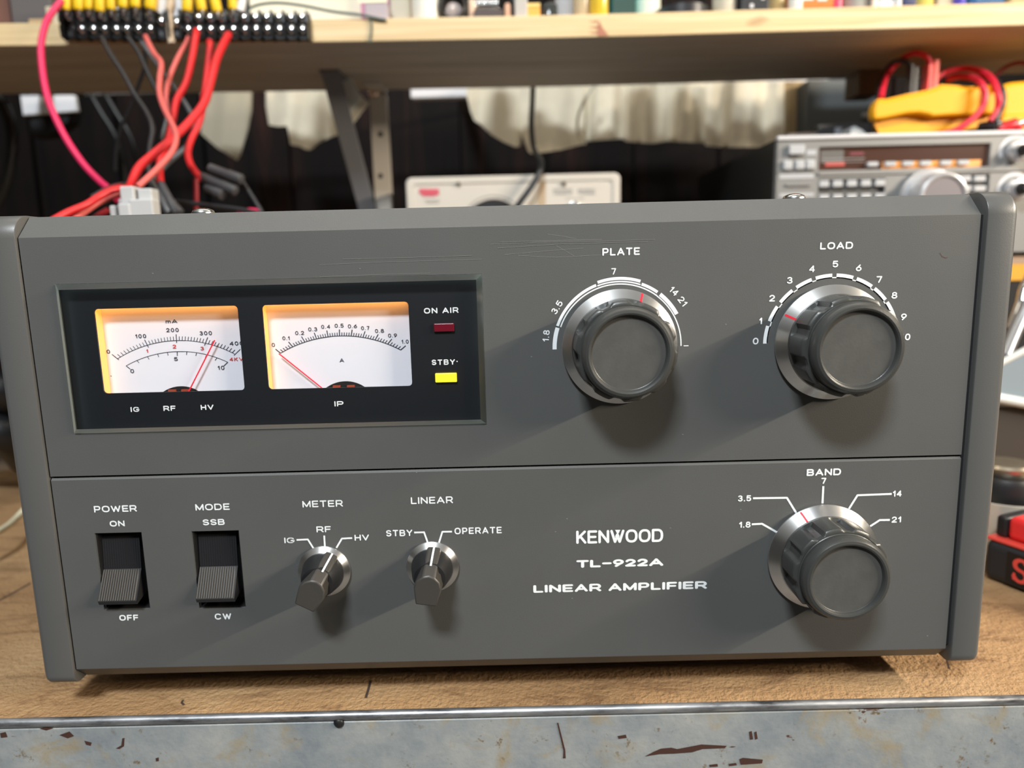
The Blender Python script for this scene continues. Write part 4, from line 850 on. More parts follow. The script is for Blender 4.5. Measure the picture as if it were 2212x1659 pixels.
pw_ = [T(2069, 378), T(2139, 375)]; QX0, QX1, QZ1, QZ0 = pw_[0].x, pw_[1].x, (pw_[0].z+pw_[1].z)/2, T(2100, 436).z
rr = lambda a, b, c, d: [(a, c), (a, d), (b, d), (b, c)]
mb = MB(); mb.plate([(tx0, tz0), (tx1, tz0), (tx1, tz1), (tx0, tz1)], [rr(DX0, DX1, DZ0, DZ1), rr(KX0, KX1, KZ0, KZ1), rr(QX0, QX1, QZ0, QZ1)], TY, TY+7)
sz = T(1680, 373).z; mb.box(tx0, DX0-2, TY-.7, TY, sz-.3, sz+.3); mb.box(DX0, tx1, TY-1.6, TY, DZ0-4.2, DZ0-1.5)
face = mb.build('front_face', SILV, tc)
MB().box(tx0-1, tx1+1, TY-2.2, TY+3, tz1, tz1+3.4).build('top_trim', mat('bright_trim', (.62, .62, .64), rough=.3), tc, bevel=.7)
MB().box(tx0-.6, tx1+.6, TY+7, TY+255, tz0, tz1+1.5).build('cover', BLK, tc)
MB().box(DX0, DX1, TY+3.5, TY+6.9, DZ0, DZ1).build('display_window', mat('brown_display_glass', (.055, .030, .024), rough=.15, emit=(.30, .09, .03), estr=.10), tc)
a, b = T(1905, 357, TY+3.4), T(2118, 352, TY+3.4)
MB().box(a.x, b.x, TY+2.9, TY+3.4, DZ0+.2, DZ0+6).build('display_glow', mat('amber_display_glow', (.6, .25, .05), rough=.4, emit=(1.0, .36, .07), estr=.42), tc)
mb = MB(); g = mat('meter_print_grey', (.30, .30, .30), rough=.5)
MB().box(T(1776, 340).x, T(1826, 340).x, TY+3.2, TY+3.4, DZ0+7, DZ1-2).build('signal_meter', mat('meter_grey', (.10, .095, .09), rough=.5), tc)
mb = MB(); mb.box(T(1780, 345).x, T(1872, 345).x, TY+3.0, TY+3.2, T(1800, 343).z, T(1800, 341.5).z); mb.build('meter_scale', g, tc)
mb = MB(); mb.box(T(1786, 355).x, T(1828, 355).x, TY+2.7, TY+3.1, T(1806, 358).z, T(1806, 350).z); lab(mb.build('meter_scale', mat('dull_red_print', (.45, .06, .05), rough=.5), tc), 'red bar of the signal meter')
mb = MB(); mb.box(T(1840, 330).x, T(1870, 330).x, TY+3.0, TY+3.2, T(1856, 333).z, T(1856, 328).z); mb.build('meter_scale', mat('maroon_print', (.20, .03, .05), rough=.5), tc)
mb = MB(); mb.box(T(1778, 352).x, T(1871, 352).x, TY+2.9, TY+3.0, T(1820, 349.4).z, T(1820, 348.3).z); mb.build('meter_scale', g, tc)
def key(xa, xb, ya, yb, Y0, Y1, m=SILK, name='key', bev=.8):
    a, b = P(xa, ya, Y0), P(xb, yb, Y0); return MB().box(a.x, b.x, Y0, Y1, b.z, a.z).build(name, m, tc, bevel=bev)
for x in (1886, 1924, 1962, 2000, 2044, 2082): key(x-11, x+12, 349.5-(x-1886)*.02, 359.5-(x-1886)*.02, TY-1.5, TY+3)
key(1706, 1739, 313, 333, TY-4.5, TY, name='power_button')
for x in (1703, 1729, 1752): key(x-10, x+10, 346-(x-1703)*.03, 367-(x-1703)*.03, TY-3.5, TY, name='push_button', bev=1.6)
key(1743, 1763, 324, 335, TY-.6, TY, name='slide_legend', bev=.1); key(1698, 1752, 397, 402, TY-1.8, TY, SILV, 'slider'); key(1684, 1758, 376, 385, TY-.4, TY, name='slide_legend', bev=.1); key(1684, 1758, 418, 424, TY-.4, TY, name='slide_legend', bev=.1)
MB().box(KX0, KX1, TY+4, TY+6.9, KZ0, KZ1).build('keypad_recess', DKG, tc); MB().box(QX0, QX1, TY+4, TY+6.9, QZ0, QZ1).build('keypad_recess', DKG, tc)
for r, y in enumerate((397, 427)):
    for x in (1781, 1810.5, 1841, 1871.6, 1902): key(x-10.5, x+10.5, y-7-(x-1781)*.02, y+7-(x-1781)*.02, TY-1, TY+4)
for y in (385.5, 407, 428):
    for x in (2086, 2118): key(x-12, x+12, y-6, y+6, TY-1, TY+4)
c = T(2002, 433); M = knobM((c.x, TY, c.z)); fl = lambda r, h, t: r*(1-.018*(1 if cos(60*t) > 0 else 0)) if 25 < r < 27 else r
mb = MB(M); mb.lathe([(26, .3), (26.3, 1), (26.3, 5), (25.2, 6.5), (22, 7.5), (21, 9), (20.8, 22), (20, 24.3), (18.3, 25), (16.8, 24.6), (16.4, 23.4)], 120, rf=fl, cap1=False)
kn = mb.build('tuning_dial', mat('satin_silver', (.60, .60, .62), rough=.3, metal=.6), tc, origin=(c.x, TY, c.z), smooth=30)
mb = MB(M); mb.lathe([(16.5, 23.5), (.02, 23.5)], 48, cap0=False); mb.build('dial_face', mat('mauve_grey_face', (.165, .145, .16), rough=.45), kn, origin=(c.x, TY, c.z))
for x, y, r in ((2193, 328, 9), (2190, 410, 9.5)):
    c = T(x, y); M = knobM((c.x, TY, c.z)); mb = MB(M); mb.lathe([(r, 0), (r, 6), (r-1.5, 8), (r*.62, 8.4), (r*.6, 9)], 36); o = mb.build('control_knob', mat('satin_silver', 0), tc, origin=(c.x, TY, c.z), smooth=30)
    mb = MB(M); mb.lathe([(r*.56, 8.5), (r*.52, 17), (r*.42, 18.5), (.02, 18.6)], 28); mb.build('inner_knob', BLK, o, origin=(c.x, TY, c.z), smooth=30)
    mb = MB(M)
    for i in range(24):
        t0, t1 = radians(-20+220*i/24), radians(-20+220*(i+1)/24); mb.add([(q*cos(t), q*sin(t), .15) for q, t in ((r+2, t0), (r+2, t1), (r+5, t1), (r+5, t0))], [(0, 3, 2, 1)])
    mb.build('knob_scale', mat('pale_scale_print', (.60, .61, .64), rough=.5), tc, origin=(c.x, TY, c.z))
# what stands under and on it
z_ = tz0
t = thing('equipment_case', ((tx0+tx1)/2, 352, BZ), 'tall black equipment case under the transceiver', 'case')
MB().box(tx0+2, tx1+12, 352, 600, BZ, z_-.1).build('case_body', BLKM, t)
a, b = P(2180, 606, 351), P(2180, 571, 351); MB().box(tx0+8, tx1+12, 350.5, 352, a.z, b.z).build('amber_band', mat('amber_label', (.62, .30, .02), rough=.5), t)
a2 = P(2180, 553, 351); MB().box(tx0+8, tx1+12, 350.8, 352, b.z+.2, a2.z).build('tan_band', mat('tan_label', (.32, .22, .15), rough=.6), t)
t = thing('grey_metal_case', P(1815, 260, 560), 'dull blue-grey metal case behind the cloths, left of the yellow meter', 'case')
a, b = P(1744, 172, 560), P(1905, 172, 560); MB().box(a.x, b.x, 560, 598, tz1+1.6, a.z).build('case_body', mat('blue_grey_paint', (.085, .095, .098), rough=.6), t, bevel=2); c = P(1869, 250, 559); mb = MB(knobM((c.x, 560, c.z))); mb.lathe([(3.5, 0), (3, 2), (.02, 2.5)], 14); mb.build('rivet', mat('grey_print2', (.3, .3, .32), rough=.4), t)
t = thing('black_accessory_box', P(1820, 297, 420), 'small black box with a pale stripe on the transceiver, left of the yellow meter', 'box')
a, b = P(1768, 263, 420), P(1880, 262, 420); z0 = tz1+1.6
MB().box(a.x, b.x, 420, 455, z0, P(1800, 268, 420).z).build('box_body', mat('charcoal_plastic', (.028, .028, .029), rough=.5), t, bevel=1)
a, b = P(1804, 285, 419), P(1818, 285, 419); MB().box(a.x, b.x, 419.4, 420, z0+1, P(1810, 275, 419).z).build('stripe', mat('grey_stripe', (.22, .23, .25), rough=.5), t)
q = [P(a, b, 375) for a, b in ((1836, 306), (1838, 276), (1846, 272), (1862, 280), (1884, 298), (1890, 306))]; z0 = tz1+1.6
mb = MB(); mb.prism([(p.x, max(p.z, z0)) for p in q], 375, 392); tag(mb.build('white_wedge', mat('pale_grey_plastic', (.56, .58, .58), rough=.5), origin=(q[0].x, 375, z0)), 'small pale wedge on the transceiver beside the yellow meter', 'wedge')
q = [P(a, b, 398) for a, b in ((1700, 306), (1702, 288), (1765, 285), (1766, 306))]; mb = MB(); mb.prism([(p.x, max(p.z, z0)) for p in q], 398, 410); tag(mb.build('brown_strip', mat('brown_card', (.13, .10, .08), rough=.7), origin=(q[0].x, 398, z0)), 'low brown strip at the left end of the transceiver top', 'strip')
a, b = P(1852, 150, 475), P(1900, 150, 475); tag(MB().box(a.x, b.x, 470, 500, P(1875, 206, 475).z, shelf_z(a.x, False)-.6).build('shelf_cleat', mat('brown_cleat_wood', (.13, .085, .05), rough=.7), origin=(a.x, 470, shelf_z(a.x, False))), 'short brown wooden cleat under the shelf behind the yellow meter', 'cleat')

# --- yellow multimeter with leads
YM = mat('yellow_holster', (.90, .40, .0), rough=.55, bump=.05, bscale=700)
zt = tz1+3.5
mm_ = thing('multimeter', P(2010, 292, 372), 'yellow multimeter lying on the transceiver with red and black leads', 'multimeter')
pf = [(1885, 262), (1884, 236), (1889, 219), (1898, 213.5), (1914, 214), (1960, 203), (2000, 195), (2020, 188), (2033, 182.5), (2060, 184), (2085, 186.5), (2110, 187), (2135, 182), (2156, 178), (2163, 205), (2160, 250), (2142, 270), (2110, 277), (2085, 282), (2060, 285), (2040, 288), (1985, 289), (1960, 293), (1914, 295), (1897, 287)]
lo = [(1900, 283), (1888, 263), (1910, 258), (1960, 247), (1985, 246), (2005, 250), (2016, 254), (2050, 251), (2092, 250), (2140, 248), (2142, 268), (2110, 276), (2085, 281), (2040, 287), (1985, 288), (1960, 292), (1914, 294)]
def fz(p): return (p.x, max(p.z, zt))
mb = MB(); mb.prism([fz(P(a, b, 366)) for a, b in pf], 366, 440)
for v in mb.v:
    if v.y > 400: v.x += 38 if v.x < P(2060, 230, 366).x else 20       # the case lies turned, its far edge well to the right
body = mb.build('holster', YM, mm_, bevel=5, seg=3, smooth=40)
up_ = [(1886, 260), (1885, 238), (1890, 221), (1899, 216), (1914, 216.5), (1960, 206), (2000, 198), (2022, 190.5), (2034, 185), (2060, 187), (2085, 189), (2110, 189), (2135, 184), (2155, 181), (2160, 205), (2158, 247), (2140, 247), (2092, 249), (2050, 250), (2016, 253), (2005, 249), (1985, 245), (1960, 246), (1910, 257)]
mb = MB(); mb.prism([fz(P(a, b, 358)) for a, b in up_], 357, 368); mb.build('side_grip', YM, mm_, bevel=2.5, seg=3, smooth=40)
f2 = [(2156, 272), (2164, 240), (2166, 205), (2158, 184), (2190, 176), (2240, 172), (2260, 240), (2250, 290), (2166, 289)]
mb = MB(); mb.prism([fz(P(a, b, 362)) for a, b in f2], 362, 440); lab(mb.build('stand_flap', YM, mm_, bevel=4, seg=3, smooth=40), 'yellow tilting stand')
f3 = [(2160, 258), (2172, 246), (2250, 243), (2250, 262), (2165, 266)]; mb = MB(); mb.prism([fz(P(a, b, 356)) for a, b in f3], 356, 363); mb.build('stand_rib', YM, mm_, bevel=2.5, smooth=40)
a, b = P(1962, 150, 392), P(1979, 150, 392); z0, z1 = P(1970, 206, 392).z, P(1970, 146, 392).z
mb = MB(); mb.box(a.x, (a.x+b.x)/2, 388, 396, z0, z1+3); mb.build('lead_plug', BLK, mm_, bevel=1); mb = MB(); mb.box((a.x+b.x)/2+.3, b.x+.5, 388, 396, z0, z1); lab(mb.build('lead_plug', mat('grey_black_plastic', 0), mm_, bevel=1), 'grey rib of the black plug')
a, b = P(1998, 150, 392), P(2024, 150, 392); z0, z1 = P(2010, 200, 392).z, P(2010, 131, 392).z; REDP = mat('red_plug', (.80, .02, .02), rough=.4)
MB().box(a.x, a.x+(b.x-a.x)*.55, 387, 397, z0, z1-3).build('lead_plug', REDP, mm_, bevel=1); MB().box(a.x+(b.x-a.x)*.57, b.x, 388, 396, z0, z1).build('lead_plug', mat('light_red_plug', (.85, .10, .08), rough=.4), mm_, bevel=1)
def lead(pts, r, m, l): wire(pts, r, m, l, 'test lead', 'leads of the yellow meter', 'test_lead')
LR = mat('red_silicone', (.72, .02, .05), rough=.4)
lead([(2008, 150, 392), (2008, 134, 392), (1998, 120, 392), (1978, 115, 395), (1960, 120, 400), (1945, 130, 405), (1925, 150, 410), (1910, 178, 400), (1903, 212, 380)], 2.6, LR, 'red lead arching from the red plug over to the left end of the yellow meter')
lead([(1968, 152, 392), (1962, 138, 392), (1948, 131, 398), (1928, 136, 410), (1911, 158, 414), (1900, 190, 410), (1897, 218, 398)], 2.3, BLW, 'black lead arching from the black plug down to the left')
lead([(2024, 168, 410), (2045, 155, 410), (2085, 148, 405), (2120, 155, 385), (2143, 172, 360), (2157, 205, 349), (2155, 235, 349), (2140, 262, 349)], 2.6, LR, 'red lead loop farther right over the yellow meter')
lead([(2045, 172, 412), (2070, 165, 405), (2098, 167, 385), (2119, 180, 354), (2128, 208, 349), (2118, 238, 349), (2090, 265, 349), (2060, 283, 350), (2022, 292, 352)], 2.6, LR, 'red lead loop nearer the plugs, crossing the yellow meter down to the transceiver')
lead([(2030, 178, 414), (2085, 172, 410), (2138, 168, 385), (2162, 188, 352), (2167, 220, 348), (2158, 245, 348), (2150, 262, 347)], 2.2, BLW, 'black lead looping round the right part of the yellow meter')
lead([(2150, 165, 420), (2165, 150, 420), (2185, 139, 420), (2212, 136, 420), (2240, 150, 420)], 1.8, DRD, 'thin dark red lead at the right edge above the yellow meter')
cl = thing('alligator_clip', P(2180, 285, 350), 'red alligator clip with a steel tip beside the yellow meter', 'clip')
p = [P(2155, 283, 352), P(2172, 275, 351), P(2190, 268, 351), P(2204, 277, 351)]; mb = MB(); mb.tube(p, lambda s: 3.2+2*sin(pi*s), 12); mb.build('clip_boot', mat('red_boot', (.60, .01, .02), rough=.4), cl, smooth=50)
p = [P(2195, 268, 349), P(2212, 262, 349), P(2235, 258, 349)]; mb = MB(); mb.tube(p, 2, 10); mb.build('clip_jaw', TIN, cl, smooth=50)
p = P(2142, 273, 351); tpb = thing('probe_tip', p, 'black probe end with a bright tip left of the red clip', 'probe')
mb = MB(); mb.tube([p+Vector((-4, 8, 0)), p+Vector((-1, 2, 0)), p+Vector((3, -2, -.5))], 5, 14); mb.build('probe_body', BLK, tpb, smooth=50); mb = MB(); mb.tube([p+Vector((3, -2, 1.5)), p+Vector((6, -3, 2.2))], 2.4, 12); mb.build('probe_point', STEEL, tpb, smooth=50)

# ------------------------------------------------------------------ things on the bench, right
CHR = mat('chrome', (.75, .74, .72), rough=.12, metal=1)
for pts, r, l in (([(2185, 712, 250), (2205, 660, 255), (2216, 622, 258), (2245, 560, 262)], 4.2, 'upper chrome rod leaning at the right edge'), ([(2170, 770, 235), (2200, 700, 245), (2225, 650, 250), (2260, 585, 258)], 4.8, 'lower grey rod leaning at the right edge, above the blue-grey tray')):
    wire(pts, r, CHR if r < 4.5 else mat('grey_rod', (.35, .35, .36), rough=.3, metal=.7), l, 'rod', 'rods at the right edge', 'metal_rod')
# blue-grey tray on a dark box
tb = thing('dark_wooden_box', P(2180, 1030, 205), 'dark brown box under the blue-grey tray at the right edge', 'box')
a, b = P(2120, 875, 190), P(2330, 875, 190); MB().box(a.x, b.x, 190, 330, BZ, a.z-1.6).build('box_body', mat('dark_brown_paint', (.035, .028, .023), rough=.6), tb, bevel=1.5)
tr_ = thing('blue_grey_tray', P(2180, 868, 185), 'blue-grey tray with pale rims at the right edge', 'tray')
TRB = mat('blue_grey_tray_paint', (.22, .27, .31), rough=.45); TRW = mat('pale_tray_rim', (.58, .60, .58), rough=.45)
zb = a.z-1.5
p0, p1, p2, p3 = P(2130, 852, 186), P(2290, 882, 186), P(2290, 720, 186), P(2130, 803, 186)
mb = MB(); mb.loops([[p+Vector((0, k, 0)) for p in (p0, p1, p2, p3)] for k in (0, 3)]); mb.box(p0.x, p1.x, 189, 300, zb, zb+2.5); mb.build('tray_wall', TRB, tr_)
MB().tube([p3+Vector((0, 1.5, 0)), p2+Vector((0, 1.5, 0))], 2.4, 10).build('tray_rim', TRW, tr_, smooth=50)
MB().tube([p0+Vector((0, 0, -1)), p1+Vector((0, 0, -1))], 3.6, 10).build('tray_rim', TRW, tr_, smooth=50)
def round_thing(name, px, w, ytop, ybot, Y, m, label, cat, prof=None, zb=None):
    c = P(px, ybot, Y); k = (P(px+50, ybot, Y)-P(px-50, ybot, Y)).length/100; r = w*k/2; z0 = zb if zb is not None else c.z; h = P(px, ytop, Y).z-z0
    t = thing(name, (c.x, Y+r, z0), label, cat)
    M = Matrix.Translation(Vector((c.x, Y+r, z0))); mb = MB(M)
    mb.lathe([(r*a, h*b) for a, b in (prof or [(.95, 0), (1, .04), (1, .9), (.93, .97), (.8, 1), (.02, 1)])], 36); return t, mb, (c.x, Y+r, z0, r, h)
t, mb, g_ = round_thing('chrome_dish', 2225, 190, 1096, 1148, 118, mat('pale_worn_metal', (.80, .76, .66), rough=.38, metal=.55), 'low chrome dish at the right edge above the red tool', 'dish', [(.7, 0), (.9, .2), (1, .8), (1.02, 1), (.96, 1), (.9, .7), (.02, .5)], zb=BZ); mb.build('dish', mat('pale_worn_metal', 0), t, smooth=40)
t, mb, g_ = round_thing('black_canister', 2210, 130, 1043, 1100, 128, BLK, 'black ribbed canister standing in the chrome dish', 'canister', [(.9, 0), (1, .1), (1, .35), (.94, .42), (.94, .55), (1, .62), (1, .92), (.92, 1), (.02, 1)], zb=BZ+9); mb.build('canister', BLK, t, smooth=40)
t, mb, g2 = round_thing('brass_lid', 2210, 110, 1012, 1046, 134, CHR, 'dull brass and steel lid on top of the black canister', 'lid', [(.95, 0), (1, .2), (1, .7), (.9, .95), (.5, 1), (.02, 1)], zb=g_[2]+g_[4]); mb.build('lid', mat('dull_brass', (.42, .36, .27), rough=.3, metal=.9), t, smooth=40)
a, b = PZ(2118, 1247, BZ), PZ(2300, 1318, BZ); d = (b-a).normalized(); n = Vector((-d.y, d.x, 0)); hz = P(2130, 1185, (a.y)).z
tool = thing('hand_tool', a, 'red and black hand tool marked with a red S at the right edge', 'tool')
def obox(l0, l1, n0, n1, z0, z1): return MB(Matrix(((d.x, n.x, 0, a.x), (d.y, n.y, 0, a.y), (0, 0, 1, 0), (0, 0, 0, 1)))).box(l0, l1, n0, n1, z0, z1)
zh = BZ+24; obox(0, 70, 0, 40, BZ, zh).build('black_grip', mat('soft_black_grip', (.018, .018, .020), rough=.5), tool, bevel=5, seg=4, smooth=50)
obox(.5, 70, 1.2, 38, zh-.5, zh+1.6).build('red_edge', mat('coral_red', (.75, .07, .05), rough=.4), tool, bevel=.7)
obox(9.0, 70, 5, 36, zh+1.6, zh+15).build('red_top', mat('tool_red', (.80, .03, .03), rough=.35), tool, bevel=3, seg=3, smooth=50); obox(2.5, 8.9, 5, 36, zh+1.6, zh+14).build('end_cap', BLK, tool, bevel=2, seg=3, smooth=50)
ob = obox(13.5, 34, -.4, .2, BZ+3, BZ+21); ob.build('badge', mat('gloss_black', (.008, .008, .009), rough=.25), tool, bevel=.3)
mb = MB(); sc, l0, z0 = 12.5, 17.2, BZ+6.0
S_ = arc(.5, .755, .38, .235, 20, 270, 14)+arc(.5, .265, .40, .245, 90, -160, 14); S_ = S_[:15]+S_[16:]
for st, w in ((S_, 2.5), ([(.85, .70), (.85, .96)], 1.6), ([(.12, .06), (.12, .30)], 1.6)):
    stroke(mb, [(l0+u*sc*.66, z0+v*sc) for u, v in st], w, 0, w*.8)
mb.v = [Vector((a.x+d.x*v.x-n.x*(.55-v.y), a.y+d.y*v.x-n.y*(.55-v.y), v.z)) for v in mb.v]
lab(mb.build('badge_letter', mat('coral_red', 0), tool, fix=False), 'red letter S')

# ------------------------------------------------------------------ things on the bench, left
wire([(-90, 1010), (-30, 1003), (30, 994), (110, 980)], 7.5, mat('pale_grey_pipe', (.50, .52, .56), rough=.35), 'pale grey pipe lying on the bench at the left edge', 'pipe', None, 'pipe', Y0=330, Y1=330)
wire([(-60, 1180), (-10, 1152), (20, 1133), (46, 1108), (110, 1040)], 2.2, mat('cream_cord_b', (.66, .60, .42), rough=.5), 'cream cord lying across the bench at the left edge', 'cord', None, 'cord', Y0=150, Y1=230)
t = thing('black_coil', P(-20, 900, 300), 'thick black coiled hose at the left edge beside the amplifier', 'hose')
for i, y in enumerate((600, 720, 840, 930)):
    p = [P(-140, y+40, 330), P(-60, y+10, 300), P(-10, y, 290), P(28, y+20, 300), P(60, y+60, 330)]; mb = MB(); mb.tube(spline(p, 6), 15, 14); mb.build('hose_turn', BLK, t, smooth=60)

# ------------------------------------------------------------------ things along the shelf
def on_shelf(px): p = P(px, 40, SY0); return p.x, shelf_z(p.x)
def sbox(name, x0, x1, h, dY, m, label, cat, bev=1.0, dep=30, tilt=0, parts=()):
    """box standing on the shelf between two picture columns"""
    Y = SY0+dY; a, b = P(x0, 30, Y), P(x1, 30, Y); z = shelf_z((a.x+b.x)/2)+.3
    t = thing(name, ((a.x+b.x)/2, Y, z), label, cat)
    MB().box(a.x, b.x, Y, Y+dep, z, z+h).build('box_body', m, t, bevel=bev)
    for pn, u0, u1, v0, v1, pm in parts: MB().box(a.x+(b.x-a.x)*u0, a.x+(b.x-a.x)*u1, Y-.5, Y+.02, z+h*v0, z+h*v1).build(pn, pm, t)
    return t
def sjar(name, x0, x1, h, dY, m, label, cat, capm=None, prof=None, fill=None):
    Y = SY0+dY; a, b = P(x0, 30, Y), P(x1, 30, Y); r = (b.x-a.x)/2; cx = (a.x+b.x)/2; z = shelf_z(cx)+.3
    t = thing(name, (cx, Y+r, z), label, cat); M = Matrix.Translation(Vector((cx, Y+r, z)))
    mb = MB(M); mb.lathe([(r*p, h*q) for p, q in (prof or [(.9, 0), (1, .03), (1, .72), (.8, .82), (.72, .84)])], 32); mb.build('jar_body', m, t, smooth=40)
    if capm: mb = MB(M); mb.lathe([(r*.78, h*.84), (r*.82, h*.86), (r*.82, h*.99), (.02, h)], 28); mb.build('cap', capm, t, smooth=40)
    return t
K = lambda n, c, **k: mat(n, c, **k)
sbox('brown_crate', -60, 22, 70, 40, K('red_brown_card', (.16, .07, .05), rough=.7), 'red-brown box at the far left of the shelf', 'box')
sbox('grey_crate', 24, 112, 75, 34, K('purple_grey_paint', (.10, .09, .09), rough=.6), 'dark purple-grey box near the left end of the shelf', 'box')
sbox('wood_offcut', 60, 104, 5.5, 8, K('offcut_wood', (.52, .36, .20), rough=.7), 'thin wood offcut in front of the dark purple-grey box', 'offcut', bev=.4, dep=16)
sbox('cream_block', 99, 130, 17, 14, K('cream_block', (.66, .58, .42), rough=.7), 'small cream block left of the terminal strips', 'block', bev=.6)
CRM = K('cream_card', (.80, .76, .62), rough=.7)
sbox('cream_carton', 540, 786, 85, 60, CRM, 'wide cream carton behind the right terminal strip', 'carton')
sbox('mauve_packet', 788, 838, 16, 12, K('mauve_grey_card', (.40, .35, .38), rough=.6), 'low mauve-grey packet right of the wide cream carton', 'packet', parts=(('cream_lid', -.25, 1.0, .98, 1.16, K('cream_plastic', (.85, .80, .58), rough=.5)),))
sbox('pink_lidded_box', 780, 842, 40, 48, K('pink_card', (.55, .22, .36), rough=.6), 'pink box behind the mauve-grey packet', 'box')
sbox('beige_bag', 842, 888, 60, 30, K('beige_paper', (.68, .62, .50), rough=.8), 'beige paper bag beside the big white bottle', 'bag', bev=4)
sjar('white_bottle', 886, 949, 90, 8, K('white_bottle_plastic', (.86, .85, .78), rough=.4), 'big white bottle standing at the shelf edge', 'bottle', K('white_cap', (.8, .8, .8), rough=.4))
Y = SY0+10; p = P(980, 34, Y+9); z = shelf_z(p.x)
t = thing('black_loupe', (p.x, Y, z), 'round black-rimmed loupe right of the big white bottle', 'loupe'); k = (P(1010, 20, Y)-P(950, 20, Y)).length/2
M = Matrix(((1, 0, 0, p.x), (0, 0, -1, Y+14), (0, 1, 0, z+k+.3), (0, 0, 0, 1))); mb = MB(M); mb.lathe([(k*.70, 0), (k, 1), (k, 12), (k*.82, 14), (k*.70, 12)], 40, cap0=False, cap1=False); mb.loops([[(k*.7*cos(2*pi*i/40), k*.7*sin(2*pi*i/40), 0) for i in range(40)], [(k*.7*cos(2*pi*i/40), k*.7*sin(2*pi*i/40), 12) for i in range(40)]], False, False); mb.build('rim', BLK, t, smooth=40)
mb = MB(M); mb.lathe([(k*.7, 5), (k*.4, 8), (.02, 9)], 32); mb.build('lens', K('peach_glass', (.62, .52, .48), rough=.12, coat=.5), t, smooth=60)
sjar('peach_cork', 1012, 1026, 22, 14, K('peach_cork', (.75, .52, .38), rough=.7), 'peach cork between the loupe and the dark brown box', 'cork')
sbox('dark_brown_box', 1024, 1088, 8.5, 10, K('dark_brown_card', (.055, .035, .03), rough=.5), 'low dark brown box under the steel spring', 'box', bev=.6)
a, b = P(1012, 14, SY0+22), P(1078, 14, SY0+22); zs = shelf_z(b.x)+8.9+6
mb = MB(); mb.tube([Vector((a.x+(b.x-a.x)*i/260, SY0+22+6*cos(2*pi*i/20), zs+6*sin(2*pi*i/20))) for i in range(261)], .7, 6)
tag(mb.build('coil_spring', STEEL, origin=((a.x+b.x)/2, SY0+22, zs-6), smooth=60), 'bright steel coil spring lying on the dark brown box', 'spring')
sjar('peach_peg', 1090, 1104, 13, 8, K('peach_peg', (.72, .42, .28), rough=.6), 'short peach peg right of the dark brown box', 'peg', prof=[(.95, 0), (1, .05), (1, .8), (.7, .97), (.02, 1)])
sbox('black_wallet', 1104, 1126, 40, 20, BLKM, 'black upright case between the peg and the orange packet', 'case')
sbox('clear_packet', 1112, 1140, 16, 5, K('clear_grey_plastic', (.50, .46, .42), rough=.3), 'clear grey packet left of the orange packet', 'packet')
sbox('orange_packet', 1128, 1167, 11, 7, K('orange_card', (.82, .40, .06), rough=.5), 'small bright orange packet near the middle of the shelf', 'packet', parts=(('packet_top', 0, 1, .8, 1.02, K('light_orange', (.9, .62, .2), rough=.5)),))
sjar('dark_bottle_stub', 1170, 1206, 17, 12, K('dark_glass', (.035, .04, .04), rough=.15), 'dark glass stub right of the orange packet', 'jar')
sjar('clear_jar', 1200, 1246, 62, 26, K('clear_glassware', (.62, .62, .64), rough=.1, coat=.6), 'tall clear jar with glints left of the yellow bottle', 'jar', TIN)
sjar('tan_jar', 1240, 1278, 58, 12, K('tan_glass', (.60, .47, .30), rough=.2), 'tan jar touching the yellow bottle', 'jar')
sjar('yellow_bottle', 1276, 1318, 60, 6, K('yellow_liquid', (.78, .52, .05), rough=.2, coat=.4), 'yellow bottle near the middle of the shelf', 'bottle', K('pale_yellow_cap', (.8, .7, .4), rough=.4))
sbox('teal_tin', 1324, 1372, 58, 8, K('teal_paint', (.03, .32, .36), rough=.4), 'teal tin with dark green foot', 'tin', parts=(('dark_band', -.01, 1.01, 0, .24, K('dark_green_band', (.03, .07, .06), rough=.4)),))
sjar('pale_tub', 1374, 1432, 75, 22, K('pale_mint_plastic', (.74, .76, .66), rough=.5), 'pale mint tub between the teal tin and the black tape roll', 'tub')
Y = SY0+8; a, b = P(1428, 26, Y), P(1545, 22, Y); z = shelf_z((a.x+b.x)/2); R_ = (b.x-a.x)/2
t = thing('tape_roll', ((a.x+b.x)/2, Y+R_, z), 'black roll of tape lying flat on the shelf', 'tape'); M = Matrix.Translation(Vector(((a.x+b.x)/2, Y+R_, z)))
mb = MB(M); mb.lathe([(R_*.6, .3), (R_, .3), (R_, 10), (R_*.6, 10), (R_*.6, .3)], 48, cap0=False, cap1=False); mb.build('tape', K('black_tape', (.03, .03, .035), rough=.3), t, smooth=40)
mb = MB(M); mb.lathe([(R_*.52, .3), (R_*.59, .3), (R_*.59, 11), (R_*.52, 11), (R_*.52, .3)], 48, cap0=False, cap1=False); mb.build('core', K('grey_core', (.4, .36, .34), rough=.6), t, smooth=40)
sjar('clear_vial_box', 1546, 1598, 50, 10, K('beige_clear', (.62, .58, .48), rough=.25), 'beige clear jar right of the tape roll', 'jar', CRM)
sbox('black_module', 1602, 1661, 50, 6, K('module_black', (.025, .027, .032), rough=.45), 'black module with bright studs', 'module', parts=[('stud', u, u+.12, v, v+.06, K('stud_white', (.75, .75, .78), rough=.3)) for u, v in ((.28, .25), (.30, .06), (.70, .18))])
sjar('amber_jar', 1662, 1704, 48, 12, K('amber_glass', (.45, .33, .16), rough=.2), 'amber glass jar right of the black module', 'jar')
t = sbox('orange_bag', 1722, 1806, 34, 6, K('orange_plastic', (.80, .20, .05), rough=.35), 'glossy orange bag with white patches', 'bag', bev=3, parts=[('print', .1, .4, .22, .36, WHT), ('print', .5, .75, .2, .34, WHT)])  # two white patches set on the front of the bag
